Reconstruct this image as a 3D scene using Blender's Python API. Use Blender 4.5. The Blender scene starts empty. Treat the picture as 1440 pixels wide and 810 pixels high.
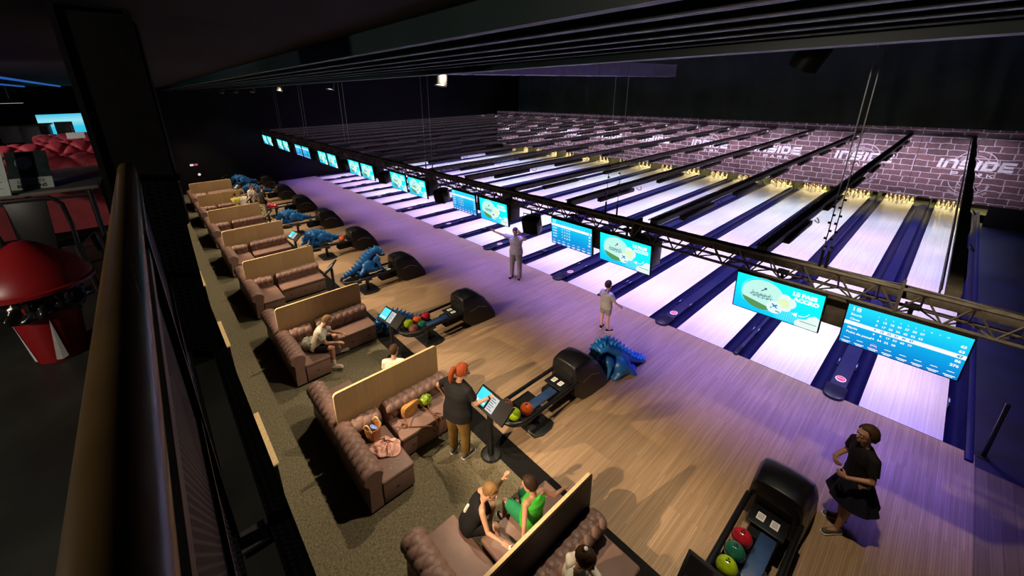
import bpy, bmesh, math, random
from mathutils import Vector as V, Matrix, Quaternion
from math import sin, cos, pi, radians as R
random.seed(7)
S = bpy.context.scene
COL = S.collection
S.view_settings.view_transform = 'Standard'
S.view_settings.look = 'None'
S.view_settings.gamma = 1.0
S.view_settings.use_curve_mapping = False
S.view_settings.exposure = 0.0

# ------------------------------------------------------------------ materials
def nodes(name):
    m = bpy.data.materials.new(name); m.use_nodes = True
    nt = m.node_tree
    return m, nt, nt.nodes['Principled BSDF']

def N(nt, t, **kw):
    n = nt.nodes.new(t)
    for k, v in kw.items():
        if k in n.inputs.keys() if isinstance(k, str) else False: n.inputs[k].default_value = v
        else: setattr(n, k, v)
    return n

def mat(name, c, rough=.5, metal=0., spec=.5, var=.12, scale=12., bump=0., coat=0.):
    m, nt, b = nodes(name)
    b.inputs['Roughness'].default_value = rough
    b.inputs['Metallic'].default_value = metal
    b.inputs['Specular IOR Level'].default_value = spec
    b.inputs['Coat Weight'].default_value = coat
    tc = N(nt, 'ShaderNodeTexCoord'); nz = N(nt, 'ShaderNodeTexNoise')
    nz.inputs['Scale'].default_value = scale; nz.inputs['Detail'].default_value = 3
    nt.links.new(tc.outputs['Object'], nz.inputs['Vector'])
    cr = N(nt, 'ShaderNodeValToRGB')
    cr.color_ramp.elements[0].position = .3; cr.color_ramp.elements[1].position = .7
    cr.color_ramp.elements[0].color = [x * (1 - var) for x in c] + [1]
    cr.color_ramp.elements[1].color = [min(1, x * (1 + var)) for x in c] + [1]
    nt.links.new(nz.outputs['Fac'], cr.inputs['Fac']); nt.links.new(cr.outputs['Color'], b.inputs['Base Color'])
    if bump:
        bp = N(nt, 'ShaderNodeBump'); bp.inputs['Strength'].default_value = bump; bp.inputs['Distance'].default_value = .01
        nt.links.new(nz.outputs['Fac'], bp.inputs['Height']); nt.links.new(bp.outputs['Normal'], b.inputs['Normal'])
    return m

def emit(name, c, e=1.0, base=(.02, .02, .02)):
    m, nt, b = nodes(name)
    b.inputs['Base Color'].default_value = (*base, 1)
    b.inputs['Roughness'].default_value = .3
    b.inputs['Emission Color'].default_value = (*c, 1)
    b.inputs['Emission Strength'].default_value = e
    return m

def emit_grad(name, stops, e=1.0, axis=(0, 0, 1)):
    """screen picture: a colour blend across the display in its own coordinates"""
    m, nt, b = nodes(name)
    b.inputs['Base Color'].default_value = (.01, .01, .01, 1); b.inputs['Roughness'].default_value = .25
    tc = N(nt, 'ShaderNodeTexCoord'); dp = N(nt, 'ShaderNodeVectorMath', operation='DOT_PRODUCT')
    dp.inputs[1].default_value = axis
    nt.links.new(tc.outputs['Generated'], dp.inputs[0])
    cr = N(nt, 'ShaderNodeValToRGB')
    cr.color_ramp.elements[0].position, cr.color_ramp.elements[0].color = stops[0][0], (*stops[0][1], 1)
    cr.color_ramp.elements[1].position, cr.color_ramp.elements[1].color = stops[-1][0], (*stops[-1][1], 1)
    for p, c in stops[1:-1]:
        el = cr.color_ramp.elements.new(p); el.color = (*c, 1)
    nt.links.new(dp.outputs['Value'], cr.inputs['Fac']); nt.links.new(cr.outputs['Color'], b.inputs['Emission Color'])
    b.inputs['Emission Strength'].default_value = e
    return m

def wood_boards(name, cols, bw, bl, rough, gap=.0025, gapc=(.06, .035, .02), coat=0., spec=.5, grain=.25, axis='Y'):
    m, nt, b = nodes(name)
    b.inputs['Roughness'].default_value = rough; b.inputs['Coat Weight'].default_value = coat
    b.inputs['Coat Roughness'].default_value = .12; b.inputs['Specular IOR Level'].default_value = spec
    g = N(nt, 'ShaderNodeNewGeometry'); mp = N(nt, 'ShaderNodeMapping')
    if axis == 'Y': mp.inputs['Rotation'].default_value = (0, 0, pi / 2)
    if axis == 'Yz': mp.inputs['Rotation'].default_value = (0, pi / 2, 0)
    nt.links.new(g.outputs['Position'], mp.inputs['Vector'])
    br = N(nt, 'ShaderNodeTexBrick'); br.offset = .37; br.offset_frequency = 3
    br.inputs['Scale'].default_value = 1; br.inputs['Brick Width'].default_value = bl; br.inputs['Row Height'].default_value = bw
    br.inputs['Mortar Size'].default_value = gap; br.inputs['Mortar Smooth'].default_value = .3
    br.inputs['Color1'].default_value = (*cols[0], 1); br.inputs['Color2'].default_value = (*cols[1], 1)
    br.inputs['Mortar'].default_value = (*gapc, 1); br.inputs['Bias'].default_value = 0
    nt.links.new(mp.outputs['Vector'], br.inputs['Vector'])
    mp2 = N(nt, 'ShaderNodeMapping'); mp2.inputs['Scale'].default_value = (1.2, 55, 55) if axis != 'Y' else (1.2, 55, 1)
    nt.links.new(mp.outputs['Vector'], mp2.inputs['Vector'])
    nz = N(nt, 'ShaderNodeTexNoise'); nz.inputs['Scale'].default_value = 1.; nz.inputs['Detail'].default_value = 5
    nt.links.new(mp2.outputs['Vector'], nz.inputs['Vector'])
    mr = N(nt, 'ShaderNodeMapRange'); mr.inputs['From Min'].default_value = .25; mr.inputs['From Max'].default_value = .75
    mr.inputs['To Min'].default_value = 1 - grain; mr.inputs['To Max'].default_value = 1 + grain
    nt.links.new(nz.outputs['Fac'], mr.inputs['Value'])
    vm = N(nt, 'ShaderNodeVectorMath', operation='SCALE')
    nt.links.new(br.outputs['Color'], vm.inputs[0]); nt.links.new(mr.outputs['Result'], vm.inputs['Scale'])
    nt.links.new(vm.outputs['Vector'], b.inputs['Base Color'])
    return m

def carpet_mat():
    m, nt, b = nodes('woven_carpet')
    b.inputs['Roughness'].default_value = .95; b.inputs['Specular IOR Level'].default_value = .1
    g = N(nt, 'ShaderNodeNewGeometry')
    w1 = N(nt, 'ShaderNodeTexNoise'); w1.inputs['Scale'].default_value = 1; w1.inputs['Detail'].default_value = 2
    w2 = N(nt, 'ShaderNodeTexNoise'); w2.inputs['Scale'].default_value = 1; w2.inputs['Detail'].default_value = 2
    for w, s in ((w1, (22, 90, 1)), (w2, (90, 22, 1))):
        mp = N(nt, 'ShaderNodeMapping'); mp.inputs['Scale'].default_value = s
        nt.links.new(g.outputs['Position'], mp.inputs['Vector']); nt.links.new(mp.outputs['Vector'], w.inputs['Vector'])
    ck = N(nt, 'ShaderNodeTexChecker'); ck.inputs['Scale'].default_value = 2.
    mpc = N(nt, 'ShaderNodeMapping'); mpc.inputs['Location'].default_value = (.1, .2, .25)
    nt.links.new(g.outputs['Position'], mpc.inputs['Vector']); nt.links.new(mpc.outputs['Vector'], ck.inputs['Vector'])
    mx = N(nt, 'ShaderNodeMix', data_type='FLOAT')
    nt.links.new(ck.outputs['Fac'], mx.inputs[0]); nt.links.new(w1.outputs['Fac'], mx.inputs[2]); nt.links.new(w2.outputs['Fac'], mx.inputs[3])
    cr = N(nt, 'ShaderNodeValToRGB')
    cr.color_ramp.elements[0].position = .3; cr.color_ramp.elements[1].position = .72
    cr.color_ramp.elements[0].color = (.078, .069, .045, 1); cr.color_ramp.elements[1].color = (.255, .222, .148, 1)
    nt.links.new(mx.outputs[0], cr.inputs['Fac']); nt.links.new(cr.outputs['Color'], b.inputs['Base Color'])
    return m

def brick_mat():
    m, nt, b = nodes('printed_brick_mural')
    b.inputs['Roughness'].default_value = .6
    tc = N(nt, 'ShaderNodeNewGeometry'); mp = N(nt, 'ShaderNodeMapping'); mp.inputs['Rotation'].default_value = (-pi / 2, 0, 0)
    nt.links.new(tc.outputs['Position'], mp.inputs['Vector'])
    nz = N(nt, 'ShaderNodeTexNoise'); nz.inputs['Scale'].default_value = 4; nz.inputs['Detail'].default_value = 4
    nt.links.new(mp.outputs['Vector'], nz.inputs['Vector'])
    mxv = N(nt, 'ShaderNodeMix', data_type='VECTOR'); mxv.inputs[0].default_value = .10
    nt.links.new(mp.outputs['Vector'], mxv.inputs[4]); nt.links.new(nz.outputs['Color'], mxv.inputs[5])
    br = N(nt, 'ShaderNodeTexBrick'); br.offset = .5; br.squash = .7; br.squash_frequency = 3
    for k, v in (('Scale', 1), ('Brick Width', .52), ('Row Height', .225), ('Mortar Size', .017), ('Mortar Smooth', .4)): br.inputs[k].default_value = v
    br.inputs['Color1'].default_value = (.12, .062, .066, 1); br.inputs['Color2'].default_value = (.24, .12, .125, 1)
    br.inputs['Mortar'].default_value = (.62, .52, .54, 1)
    nt.links.new(mxv.outputs[1], br.inputs['Vector'])
    n2 = N(nt, 'ShaderNodeTexNoise'); n2.inputs['Scale'].default_value = 9; n2.inputs['Detail'].default_value = 6
    nt.links.new(mp.outputs['Vector'], n2.inputs['Vector'])
    mr = N(nt, 'ShaderNodeMapRange'); mr.inputs['To Min'].default_value = .5; mr.inputs['To Max'].default_value = 1.5
    nt.links.new(n2.outputs['Fac'], mr.inputs['Value'])
    vm = N(nt, 'ShaderNodeVectorMath', operation='SCALE')
    nt.links.new(br.outputs['Color'], vm.inputs[0]); nt.links.new(mr.outputs['Result'], vm.inputs['Scale'])
    nt.links.new(vm.outputs['Vector'], b.inputs['Base Color'])
    return m

def grid_mat():
    """woven wire mesh: alternate wires and openings that let light through"""
    m, nt, b = nodes('wire_mesh_infill')
    b.inputs['Base Color'].default_value = (.05, .05, .055, 1); b.inputs['Roughness'].default_value = .5; b.inputs['Metallic'].default_value = .6
    g = N(nt, 'ShaderNodeNewGeometry'); ck = N(nt, 'ShaderNodeTexBrick'); ck.offset = .5
    mp = N(nt, 'ShaderNodeMapping'); mp.inputs['Rotation'].default_value = (-pi / 2, 0, 0)
    nt.links.new(g.outputs['Position'], mp.inputs['Vector'])
    for k, v in (('Scale', 1), ('Brick Width', .02), ('Row Height', .012), ('Mortar Size', .0022), ('Mortar Smooth', 0)): ck.inputs[k].default_value = v
    nt.links.new(mp.outputs['Vector'], ck.inputs['Vector'])
    nt.links.new(ck.outputs['Fac'], b.inputs['Alpha'])
    return m

M = {}
M['floor'] = wood_boards('approach_wood', ((.46, .318, .205), (.36, .243, .15)), .026, 1.1, .31, gap=.0014, gapc=(.20, .125, .075), spec=.5, grain=.2)
M['floor_dark'] = wood_boards('dark_side_wood', ((.22, .16, .11), (.17, .12, .08)), .12, 1.2, .4, gap=.002)
M['lane'] = wood_boards('lane_wood', ((.80, .74, .80), (.70, .64, .70)), .0264, 4.0, .16, gap=.0012, gapc=(.55, .48, .55), coat=.3, grain=.08)
M['carpet'] = carpet_mat()
M['oak'] = wood_boards('light_oak_laminate', ((.52, .345, .175), (.47, .305, .15)), .33, 3., .45, gap=.0, gapc=(.35, .22, .11), grain=.14, axis='Yz')
M['oak_edge'] = mat('pale_oak_edge', (.75, .55, .30), .5, scale=30)
M['leather'] = mat('brown_leather', (.235, .142, .122), .45, var=.08, scale=7, bump=.05, spec=.35)
M['leather_dark'] = mat('brown_leather_seam', (.06, .035, .03), .5)
M['black'] = mat('black_painted_metal', (.012, .012, .013), .45, var=.25)
M['matte_black'] = mat('matt_black', (.006, .006, .007), .8, spec=.2, var=.3)
M['black_gloss'] = mat('black_plastic_shell', (.008, .008, .010), .32, var=.15, spec=.35)
M['truss'] = mat('dark_truss_paint', (.13, .115, .095), .5, metal=.3, var=.3)
M['cap'] = mat('dark_blue_capping', (.006, .006, .075), .5, var=.15, scale=5, spec=.25)
M['gutter'] = mat('dark_blue_gutter', (.004, .004, .05), .4, var=.15, scale=5, spec=.25)
M['nose'] = mat('dark_nose_plastic', (.009, .009, .035), .35)
M['sideblue'] = mat('dark_blue_side_floor', (.006, .006, .045), .6, var=.5, scale=1.3)
M['brick'] = brick_mat()
M['print_white'] = mat('white_mural_print', (.95, .92, .95), .6)
M['print_soft'] = mat('greyed_mural_print', (.72, .64, .67), .6)
M['white_plastic'] = mat('white_plastic', (.8, .8, .8), .35, var=.04)
M['pin'] = mat('white_pin_coating', (.85, .82, .74), .25, var=.03)
M['red_stripe'] = mat('red_pin_band', (.6, .03, .03), .3)
M['pit'] = mat('pit_floor', (.80, .70, .36), .4)
M['pitwall'] = mat('pit_curtain', (.05, .05, .035), .8)
M['curtain'] = mat('black_drape', (.024, .040, .052), .55, spec=.3, var=.3, scale=.7)
M['curtain_far'] = mat('black_far_wall', (.007, .007, .010), .38, spec=.14, var=.3, scale=.6)
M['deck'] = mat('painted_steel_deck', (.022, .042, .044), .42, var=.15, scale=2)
M['duct'] = mat('galvanised_duct', (.20, .17, .30), .5, metal=.1, var=.1, scale=3)
M['handrail'] = mat('brown_varnished_handrail', (.14, .085, .03), .27, var=.2, scale=5)
M['steel'] = mat('dull_steel', (.45, .45, .45), .35, metal=.8)
M['screen_bezel'] = mat('screen_bezel', (.008, .008, .010), .6, spec=.2)
M['grid'] = grid_mat()
M['dino'] = mat('blue_moulded_plastic', (.008, .11, .38), .38, var=.25, scale=6, bump=.15)
M['dino_hi'] = mat('blue_spike_plastic', (.012, .19, .55), .38, var=.2, scale=6)
M['belt'] = mat('blue_ball_belt', (.025, .06, .16), .35, var=.3, scale=5)
M['skin'] = mat('skin', (.55, .30, .20), .5, var=.06)
M['skin2'] = mat('tan_skin', (.42, .22, .14), .5, var=.06)
M['lip'] = mat('lips', (.38, .12, .10), .5)
M['eye'] = mat('dark_eyes', (.02, .012, .01), .2)
M['red_plastic'] = mat('red_bin_plastic', (.35, .012, .015), .38, var=.06)
M['bag_black'] = mat('black_bin_liner', (.012, .012, .013), .22, var=.3, bump=.4)
M['red_vel'] = mat('red_upholstery', (.50, .05, .075), .6, var=.15)
M['lounge_floor'] = mat('dark_lounge_floor', (.035, .036, .03), .5, var=.45, scale=2.2)
M['table'] = mat('grey_table_top', (.17, .16, .14), .5, var=.2)
M['led_white'] = emit('lamp_face', (1, .95, .88), 2.5)
M['sign_white'] = emit('lit_sign', (.8, .85, .9), .8)
M['sign_red'] = emit('lit_red_sign', (.8, .15, .2), .5)
M['led_blue'] = emit('blue_led_strip', (.05, .25, 1), .35)

# ------------------------------------------------------------------ mesh builder
class MB:
    def __init__(s): s.v = []; s.f = []; s.m = []
    def add(s, vs, fs, mi=0, X=None):
        o = len(s.v)
        s.v += [tuple((X @ V(p)) if X is not None else p) for p in vs]
        s.f += [tuple(i + o for i in f) for f in fs]; s.m += [mi] * len(fs)
        return s
    def box(s, lo, hi, mi=0, X=None):
        (a, b, c), (d, e, f) = lo, hi
        return s.add([(a, b, c), (d, b, c), (d, e, c), (a, e, c), (a, b, f), (d, b, f), (d, e, f), (a, e, f)],
                     [(0, 3, 2, 1), (4, 5, 6, 7), (0, 1, 5, 4), (1, 2, 6, 5), (2, 3, 7, 6), (3, 0, 4, 7)], mi, X)
    def cbox(s, c, d, mi=0, X=None):
        return s.box([c[i] - d[i] / 2 for i in range(3)], [c[i] + d[i] / 2 for i in range(3)], mi, X)
    def cyl(s, p0, p1, r0, r1=None, n=12, mi=0, cap=True):
        r1 = r0 if r1 is None else r1
        p0, p1 = V(p0), V(p1); d = (p1 - p0)
        q = d.to_track_quat('Z', 'Y'); vs = []
        for p, r in ((p0, r0), (p1, r1)):
            for i in range(n): vs.append(tuple(p + q @ V((r * cos(2 * pi * i / n), r * sin(2 * pi * i / n), 0))))
        fs = [(i, (i + 1) % n, n + (i + 1) % n, n + i) for i in range(n)]
        if cap: fs += [tuple(range(n - 1, -1, -1)), tuple(range(n, 2 * n))]
        return s.add(vs, fs, mi)
    def cap(s, p0, p1, r0, r1=None, n=14, mi=0):
        """tapered capsule"""
        r1 = r0 if r1 is None else r1
        p0, p1 = V(p0), V(p1); d = p1 - p0; q = (d if d.length > 1e-6 else V((0, 0, 1))).to_track_quat('Z', 'Y')
        rings = []
        for k in range(1, 5): a = -pi / 2 + k * pi / 10; rings.append((p0, r0 * cos(a), r0 * sin(a)))
        rings.append((p0, r0, 0)); rings.append((p1, r1, 0))
        for k in range(1, 5): a = k * pi / 10; rings.append((p1, r1 * cos(a), r1 * sin(a)))
        vs = [tuple(p0 + q @ V((0, 0, -r0)))]
        for p, r, z in rings:
            for i in range(n): vs.append(tuple(p + q @ V((r * cos(2 * pi * i / n), r * sin(2 * pi * i / n), z))))
        vs.append(tuple(p1 + q @ V((0, 0, r1))))
        fs = [(0, 1 + (i + 1) % n, 1 + i) for i in range(n)]
        for k in range(len(rings) - 1):
            o = 1 + k * n
            fs += [(o + i, o + (i + 1) % n, o + n + (i + 1) % n, o + n + i) for i in range(n)]
        L = len(vs) - 1; o = 1 + (len(rings) - 1) * n
        fs += [(o + i, o + (i + 1) % n, L) for i in range(n)]
        return s.add(vs, fs, mi)
    def tube(s, pts, r, n=8, mi=0, closed=False):
        pts = [V(p) for p in pts]; k = len(pts); vs = []; rr = r if isinstance(r, (list, tuple)) else [r] * k
        for j, p in enumerate(pts):
            a = pts[j - 1] if (j or closed) else p; b = pts[(j + 1) % k] if (j < k - 1 or closed) else p
            t = (b - a).normalized(); up = V((0, 0, 1)) if abs(t.z) < .95 else V((1, 0, 0))
            x = t.cross(up).normalized(); y = x.cross(t)
            for i in range(n): vs.append(tuple(p + x * rr[j] * cos(2 * pi * i / n) + y * rr[j] * sin(2 * pi * i / n)))
        fs = []
        for j in range(k if closed else k - 1):
            a, b = j * n, ((j + 1) % k) * n
            fs += [(a + i, a + (i + 1) % n, b + (i + 1) % n, b + i) for i in range(n)]
        if not closed: fs += [tuple(range(n - 1, -1, -1)), tuple(range((k - 1) * n, k * n))]
        return s.add(vs, fs, mi)
    def lathe(s, prof, n=20, mi=0, X=None, mis=None):
        vs = []; fs = []
        for r, z in prof:
            for i in range(n): vs.append((r * cos(2 * pi * i / n), r * sin(2 * pi * i / n), z))
        for k in range(len(prof) - 1):
            fs2 = [(k * n + i, k * n + (i + 1) % n, (k + 1) * n + (i + 1) % n, (k + 1) * n + i) for i in range(n)]
            fs += fs2
        o = len(s.m)
        s.add(vs, fs + [tuple(range(n - 1, -1, -1)), tuple(range((len(prof) - 1) * n, len(prof) * n))], mi, X)
        if mis:
            for k in range(len(prof) - 1):
                for i in range(n): s.m[o + k * n + i] = mis[k]
        return s
    def ell(s, c, rad, q=None, n=20, m=12, mi=0):
        c = V(c); vs = [tuple(c + (q @ V((0, 0, -rad[2])) if q else V((0, 0, -rad[2]))))]
        for k in range(1, m):
            a = -pi / 2 + pi * k / m
            for i in range(n):
                p = V((rad[0] * cos(a) * cos(2 * pi * i / n), rad[1] * cos(a) * sin(2 * pi * i / n), rad[2] * sin(a)))
                vs.append(tuple(c + (q @ p if q else p)))
        vs.append(tuple(c + (q @ V((0, 0, rad[2])) if q else V((0, 0, rad[2])))))
        fs = [(0, 1 + (i + 1) % n, 1 + i) for i in range(n)]
        for k in range(m - 2):
            o = 1 + k * n; fs += [(o + i, o + (i + 1) % n, o + n + (i + 1) % n, o + n + i) for i in range(n)]
        o = 1 + (m - 2) * n; L = len(vs) - 1
        fs += [(o + i, o + (i + 1) % n, L) for i in range(n)]
        return s.add(vs, fs, mi)
    def prism(s, poly, t0, t1, axis='x', mi=0, X=None):
        """polygon in the plane across axis, extruded from t0 to t1"""
        n = len(poly)
        def P(a, b, t): return (t, a, b) if axis == 'x' else ((a, t, b) if axis == 'y' else (a, b, t))
        vs = [P(a, b, t0) for a, b in poly] + [P(a, b, t1) for a, b in poly]
        fs = [tuple(range(n)), tuple(range(2 * n - 1, n - 1, -1))] + [(i, n + i, n + (i + 1) % n, (i + 1) % n) for i in range(n)]
        return s.add(vs, fs, mi, X)
    def loft(s, rings, mi=0):
        n = len(rings[0]); vs = [tuple(p) for r in rings for p in r]; fs = []
        for k in range(len(rings) - 1):
            fs += [(k * n + i, k * n + (i + 1) % n, (k + 1) * n + (i + 1) % n, (k + 1) * n + i) for i in range(n)]
        fs += [tuple(range(n - 1, -1, -1)), tuple(range((len(rings) - 1) * n, len(rings) * n))]
        return s.add(vs, fs, mi)
    def grid(s, fn, nu, nv, mi=0):
        vs = [tuple(fn(i / nu, j / nv)) for j in range(nv + 1) for i in range(nu + 1)]
        fs = [(j * (nu + 1) + i, j * (nu + 1) + i + 1, (j + 1) * (nu + 1) + i + 1, (j + 1) * (nu + 1) + i) for j in range(nv) for i in range(nu)]
        return s.add(vs, fs, mi)
    def build(s, name, mats, parent=None, smooth=False, bevel=0, loc=None, seg=2, ang=40, recalc=True, solid=0, sub=0, remesh=0, sm=2):
        me = bpy.data.meshes.new(name); me.from_pydata(s.v, [], s.f)
        mats = mats if isinstance(mats, (list, tuple)) else [mats]
        for x in mats: me.materials.append(M[x] if isinstance(x, str) else x)
        me.polygons.foreach_set('material_index', s.m)
        if recalc:
            bm = bmesh.new(); bm.from_mesh(me); bmesh.ops.recalc_face_normals(bm, faces=bm.faces); bm.to_mesh(me); bm.free()
        o = bpy.data.objects.new(name, me); COL.objects.link(o)
        if remesh:
            r = o.modifiers.new('r', 'REMESH'); r.mode = 'VOXEL'; r.voxel_size = remesh; r.use_smooth_shade = True
            if sm: k = o.modifiers.new('s', 'SMOOTH'); k.factor = .5; k.iterations = sm
        if solid: k = o.modifiers.new('t', 'SOLIDIFY'); k.thickness = solid; k.offset = 0
        if sub: k = o.modifiers.new('u', 'SUBSURF'); k.levels = sub; k.render_levels = sub
        if bevel: k = o.modifiers.new('b', 'BEVEL'); k.width = bevel; k.segments = seg; k.limit_method = 'ANGLE'; k.angle_limit = R(35)
        if o.modifiers:
            dg = bpy.context.evaluated_depsgraph_get(); ev = o.evaluated_get(dg)
            me2 = bpy.data.meshes.new_from_object(ev, depsgraph=dg); o.modifiers.clear()
            old = o.data; o.data = me2; me2.name = name; bpy.data.meshes.remove(old); me = me2
        if smooth or remesh or bevel or sub:
            me.polygons.foreach_set('use_smooth', [True] * len(me.polygons))
            if not remesh: me.set_sharp_from_angle(angle=R(ang))
        if parent is not None: o.parent = parent
        if loc is not None: o.location = loc
        return o

def tag(o, label=None, cat=None, group=None, kind=None):
    if label: o['label'] = label
    if cat: o['category'] = cat
    if group: o['group'] = group
    if kind: o['kind'] = kind
    return o
def thing(name, label, cat, loc=(0, 0, 0), rz=0, group=None):
    o = bpy.data.objects.new(name, None); COL.objects.link(o); o.empty_display_size = .1
    o.location = loc; o.rotation_euler = (0, 0, rz)
    return tag(o, label, cat, group)
def struct(o): o['kind'] = 'structure'; return o
def dup(root, loc=None, rz=None, label=None, group=None):
    def cp(o, par):
        c = o.copy(); COL.objects.link(c)
        if par is not None: c.parent = par
        for ch in kids.get(o.name, ()): cp(ch, c)
        return c
    kids = {}
    for ch in root.children_recursive: kids.setdefault(ch.parent.name, []).append(ch)
    r = cp(root, None)
    if loc is not None: r.location = loc
    if rz is not None: r.rotation_euler = (0, 0, rz)
    if label: r['label'] = label
    if group: r['group'] = group
    return r
def text_mb(txt, size, X, mi=0, mb=None, bold=0., ext=0., align='LEFT', sx=1., shear=0):
    cu = bpy.data.curves.new('t', 'FONT'); cu.body = txt; cu.size = size; cu.align_x = align; cu.offset = bold; cu.extrude = ext
    cu.resolution_u = 2; cu.shear = shear
    o = bpy.data.objects.new('t', cu); COL.objects.link(o)
    dg = bpy.context.evaluated_depsgraph_get(); me = bpy.data.meshes.new_from_object(o.evaluated_get(dg), depsgraph=dg)
    mb = mb or MB()
    mb.add([(v.co.x * sx, v.co.y, v.co.z) for v in me.vertices], [tuple(p.vertices) for p in me.polygons], mi, X)
    bpy.data.objects.remove(o); bpy.data.curves.remove(cu); bpy.data.meshes.remove(me)
    return mb
ONES = 'zero one two three four five six seven eight nine'.split()
XF = Matrix(((1, 0, 0, 0), (0, 0, -1, 0), (0, 1, 0, 0), (0, 0, 0, 1)))   # x,y of a flat drawing onto x,z, facing -y

# ------------------------------------------------------------------ camera
cam = bpy.data.cameras.new('camera'); co = bpy.data.objects.new('camera', cam); COL.objects.link(co); S.camera = co
CP = V((-.937, -8.976, 5.656)); yaw, pitch, roll, fpx = .869, .322, -.019, 562.2
fw = V((-sin(yaw) * cos(pitch), cos(yaw) * cos(pitch), -sin(pitch)))
rt = V((cos(yaw), sin(yaw), 0)); up = rt.cross(fw)
r2 = cos(roll) * rt + sin(roll) * up; u2 = cos(roll) * up - sin(roll) * rt
co.matrix_world = Matrix(((r2.x, u2.x, -fw.x, CP.x), (r2.y, u2.y, -fw.y, CP.y), (r2.z, u2.z, -fw.z, CP.z), (0, 0, 0, 1)))
cam.sensor_fit = 'HORIZONTAL'; cam.sensor_width = 36; cam.lens = fpx / 1440 * 36
cam.shift_x = 34.875 / 1440; cam.shift_y = -91.48 / 1440; cam.clip_start = .02; cam.clip_end = 200
# ------------------------------------------------------------------ lanes layout (foul line at y=0, lane 18 ends at x=0, lanes run to +y)
W, DN, DW = 1.055, .546, .7255
LR = {}
x = 0.
for n in range(18, 0, -1):
    if n < 18: x -= W + (DW if (n + 1) % 2 == 0 else DN)
    LR[n] = x
PITCH = 2 * W + DN + DW
LC = {n: LR[n] - W / 2 for n in LR}
LEFT = LR[1] - W
XF0, XF1 = LEFT - .6, 6.0     # hall extent in x
MASKY = 16.3
# floors
struct(MB().box((XF0, -5.33, -.12), (.345, 0, 0)).build('floor_approach', 'floor'))
struct(MB().box((.345, -5.33, -.12), (XF1, -.3, -.001)).build('floor_approach_side', 'floor_dark'))
struct(MB().box((XF0, -12.5, -.12), (XF1, -5.70, 0)).build('floor_carpet', 'carpet'))
struct(MB().box((XF0, -5.70, -.12), (XF1, -5.33, .004)).build('trim_black_step', M['matte_black']))
struct(MB().box((.335, -.3, -.12), (XF1, MASKY + .6, -.002)).build('floor_side_strip', 'sideblue'))
struct(MB().box((XF0, 0, -.3), (.335, 20.5, -.14)).build('floor_lane_bed', 'matte_black'))
# shell
struct(MB().box((XF0 - .2, -12.5, -.3), (XF0, 20.7, 9)).build('wall_far', 'curtain_far'))
struct(MB().box((XF1, -12.5, -.3), (XF1 + .2, 20.7, 9)).build('wall_near', 'curtain_far'))
mb = MB()
def drape(u, v):
    xx = XF0 + (XF1 - XF0) * u
    return (xx, 20.4 + .03 * sin(xx * 5.3 + .7 * sin(xx * 1.7)) + .05 * sin(xx * 2.1 + 2.2 * v) * (1 - v) + .012 * sin(xx * 9.1 + 5 * v), 3 + 6.2 * v)
mb.grid(drape, 420, 10)
o = struct(mb.build('wall_back_drape', 'curtain', smooth=True, ang=180, recalc=False))
struct(MB().box((XF0, 20.6, -.3), (XF1, 20.8, 9)).build('wall_back', 'matte_black'))
struct(MB().box((XF0, -12.6, -.3), (XF1, -12.5, 9)).build('wall_front', 'matte_black'))
struct(MB().box((XF0, -12.5, 9), (XF1, 20.7, 9.2)).build('ceiling', 'matte_black'))
# low ribbed steel deck above the balcony edge
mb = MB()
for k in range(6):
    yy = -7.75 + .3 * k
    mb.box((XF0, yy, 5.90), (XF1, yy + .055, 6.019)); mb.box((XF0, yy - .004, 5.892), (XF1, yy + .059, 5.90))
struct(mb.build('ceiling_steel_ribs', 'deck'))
struct(MB().box((XF0, -12.5, 6.02), (XF1, -6.04, 6.25)).build('ceiling_balcony', 'matte_black'))  # black between the ribs paints in the shade on the deck underside
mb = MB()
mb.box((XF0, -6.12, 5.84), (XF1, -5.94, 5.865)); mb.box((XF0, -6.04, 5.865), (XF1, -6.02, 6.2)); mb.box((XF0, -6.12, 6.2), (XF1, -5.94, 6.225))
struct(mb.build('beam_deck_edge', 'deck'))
mb = MB()
for zz, yy in ((7.05, 4.), (7.05, 12.)):
    mb.box((XF0, yy, zz), (XF1, yy + .2, zz + .02)); mb.box((XF0, yy + .09, zz), (XF1, yy + .11, zz + .4)); mb.box((XF0, yy, zz + .4), (XF1, yy + .2, zz + .42))
struct(mb.build('beam_roof', 'matte_black'))

# ------------------------------------------------------------------ lanes
lane_me = None
def make_lane(n):
    t = thing('bowling_lane', 'pale glossy bowling lane numbered %d' % n if n < 18 else 'pale glossy bowling lane under the score screen reading 18', 'bowling lane', (LC[n], 0, 0), group='bowling lanes')
    return t
root = make_lane(18)
MB().box((-W / 2, .012, -.1), (W / 2, 18.95, 0)).build('lane_boards', 'lane', root, bevel=.004)
MB().box((-W / 2, -.001, -.1), (W / 2, .011, .0008)).build('foul_line', 'matte_black', root)
mb = MB()
for i in range(-3, 4): mb.add([(i * .135 - .02, 4.2 - abs(i) * .3, .0012), (i * .135 + .02, 4.2 - abs(i) * .3, .0012), (i * .135, 4.38 - abs(i) * .3, .0012)], [(0, 1, 2)])
mb.build('arrow_marks', mat('pale_arrow_marks', (.55, .45, .45), .3), root)
for n in range(17, 0, -1):
    dup(root, (LC[n], 0, 0), label='pale glossy bowling lane numbered %d' % n)

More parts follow.
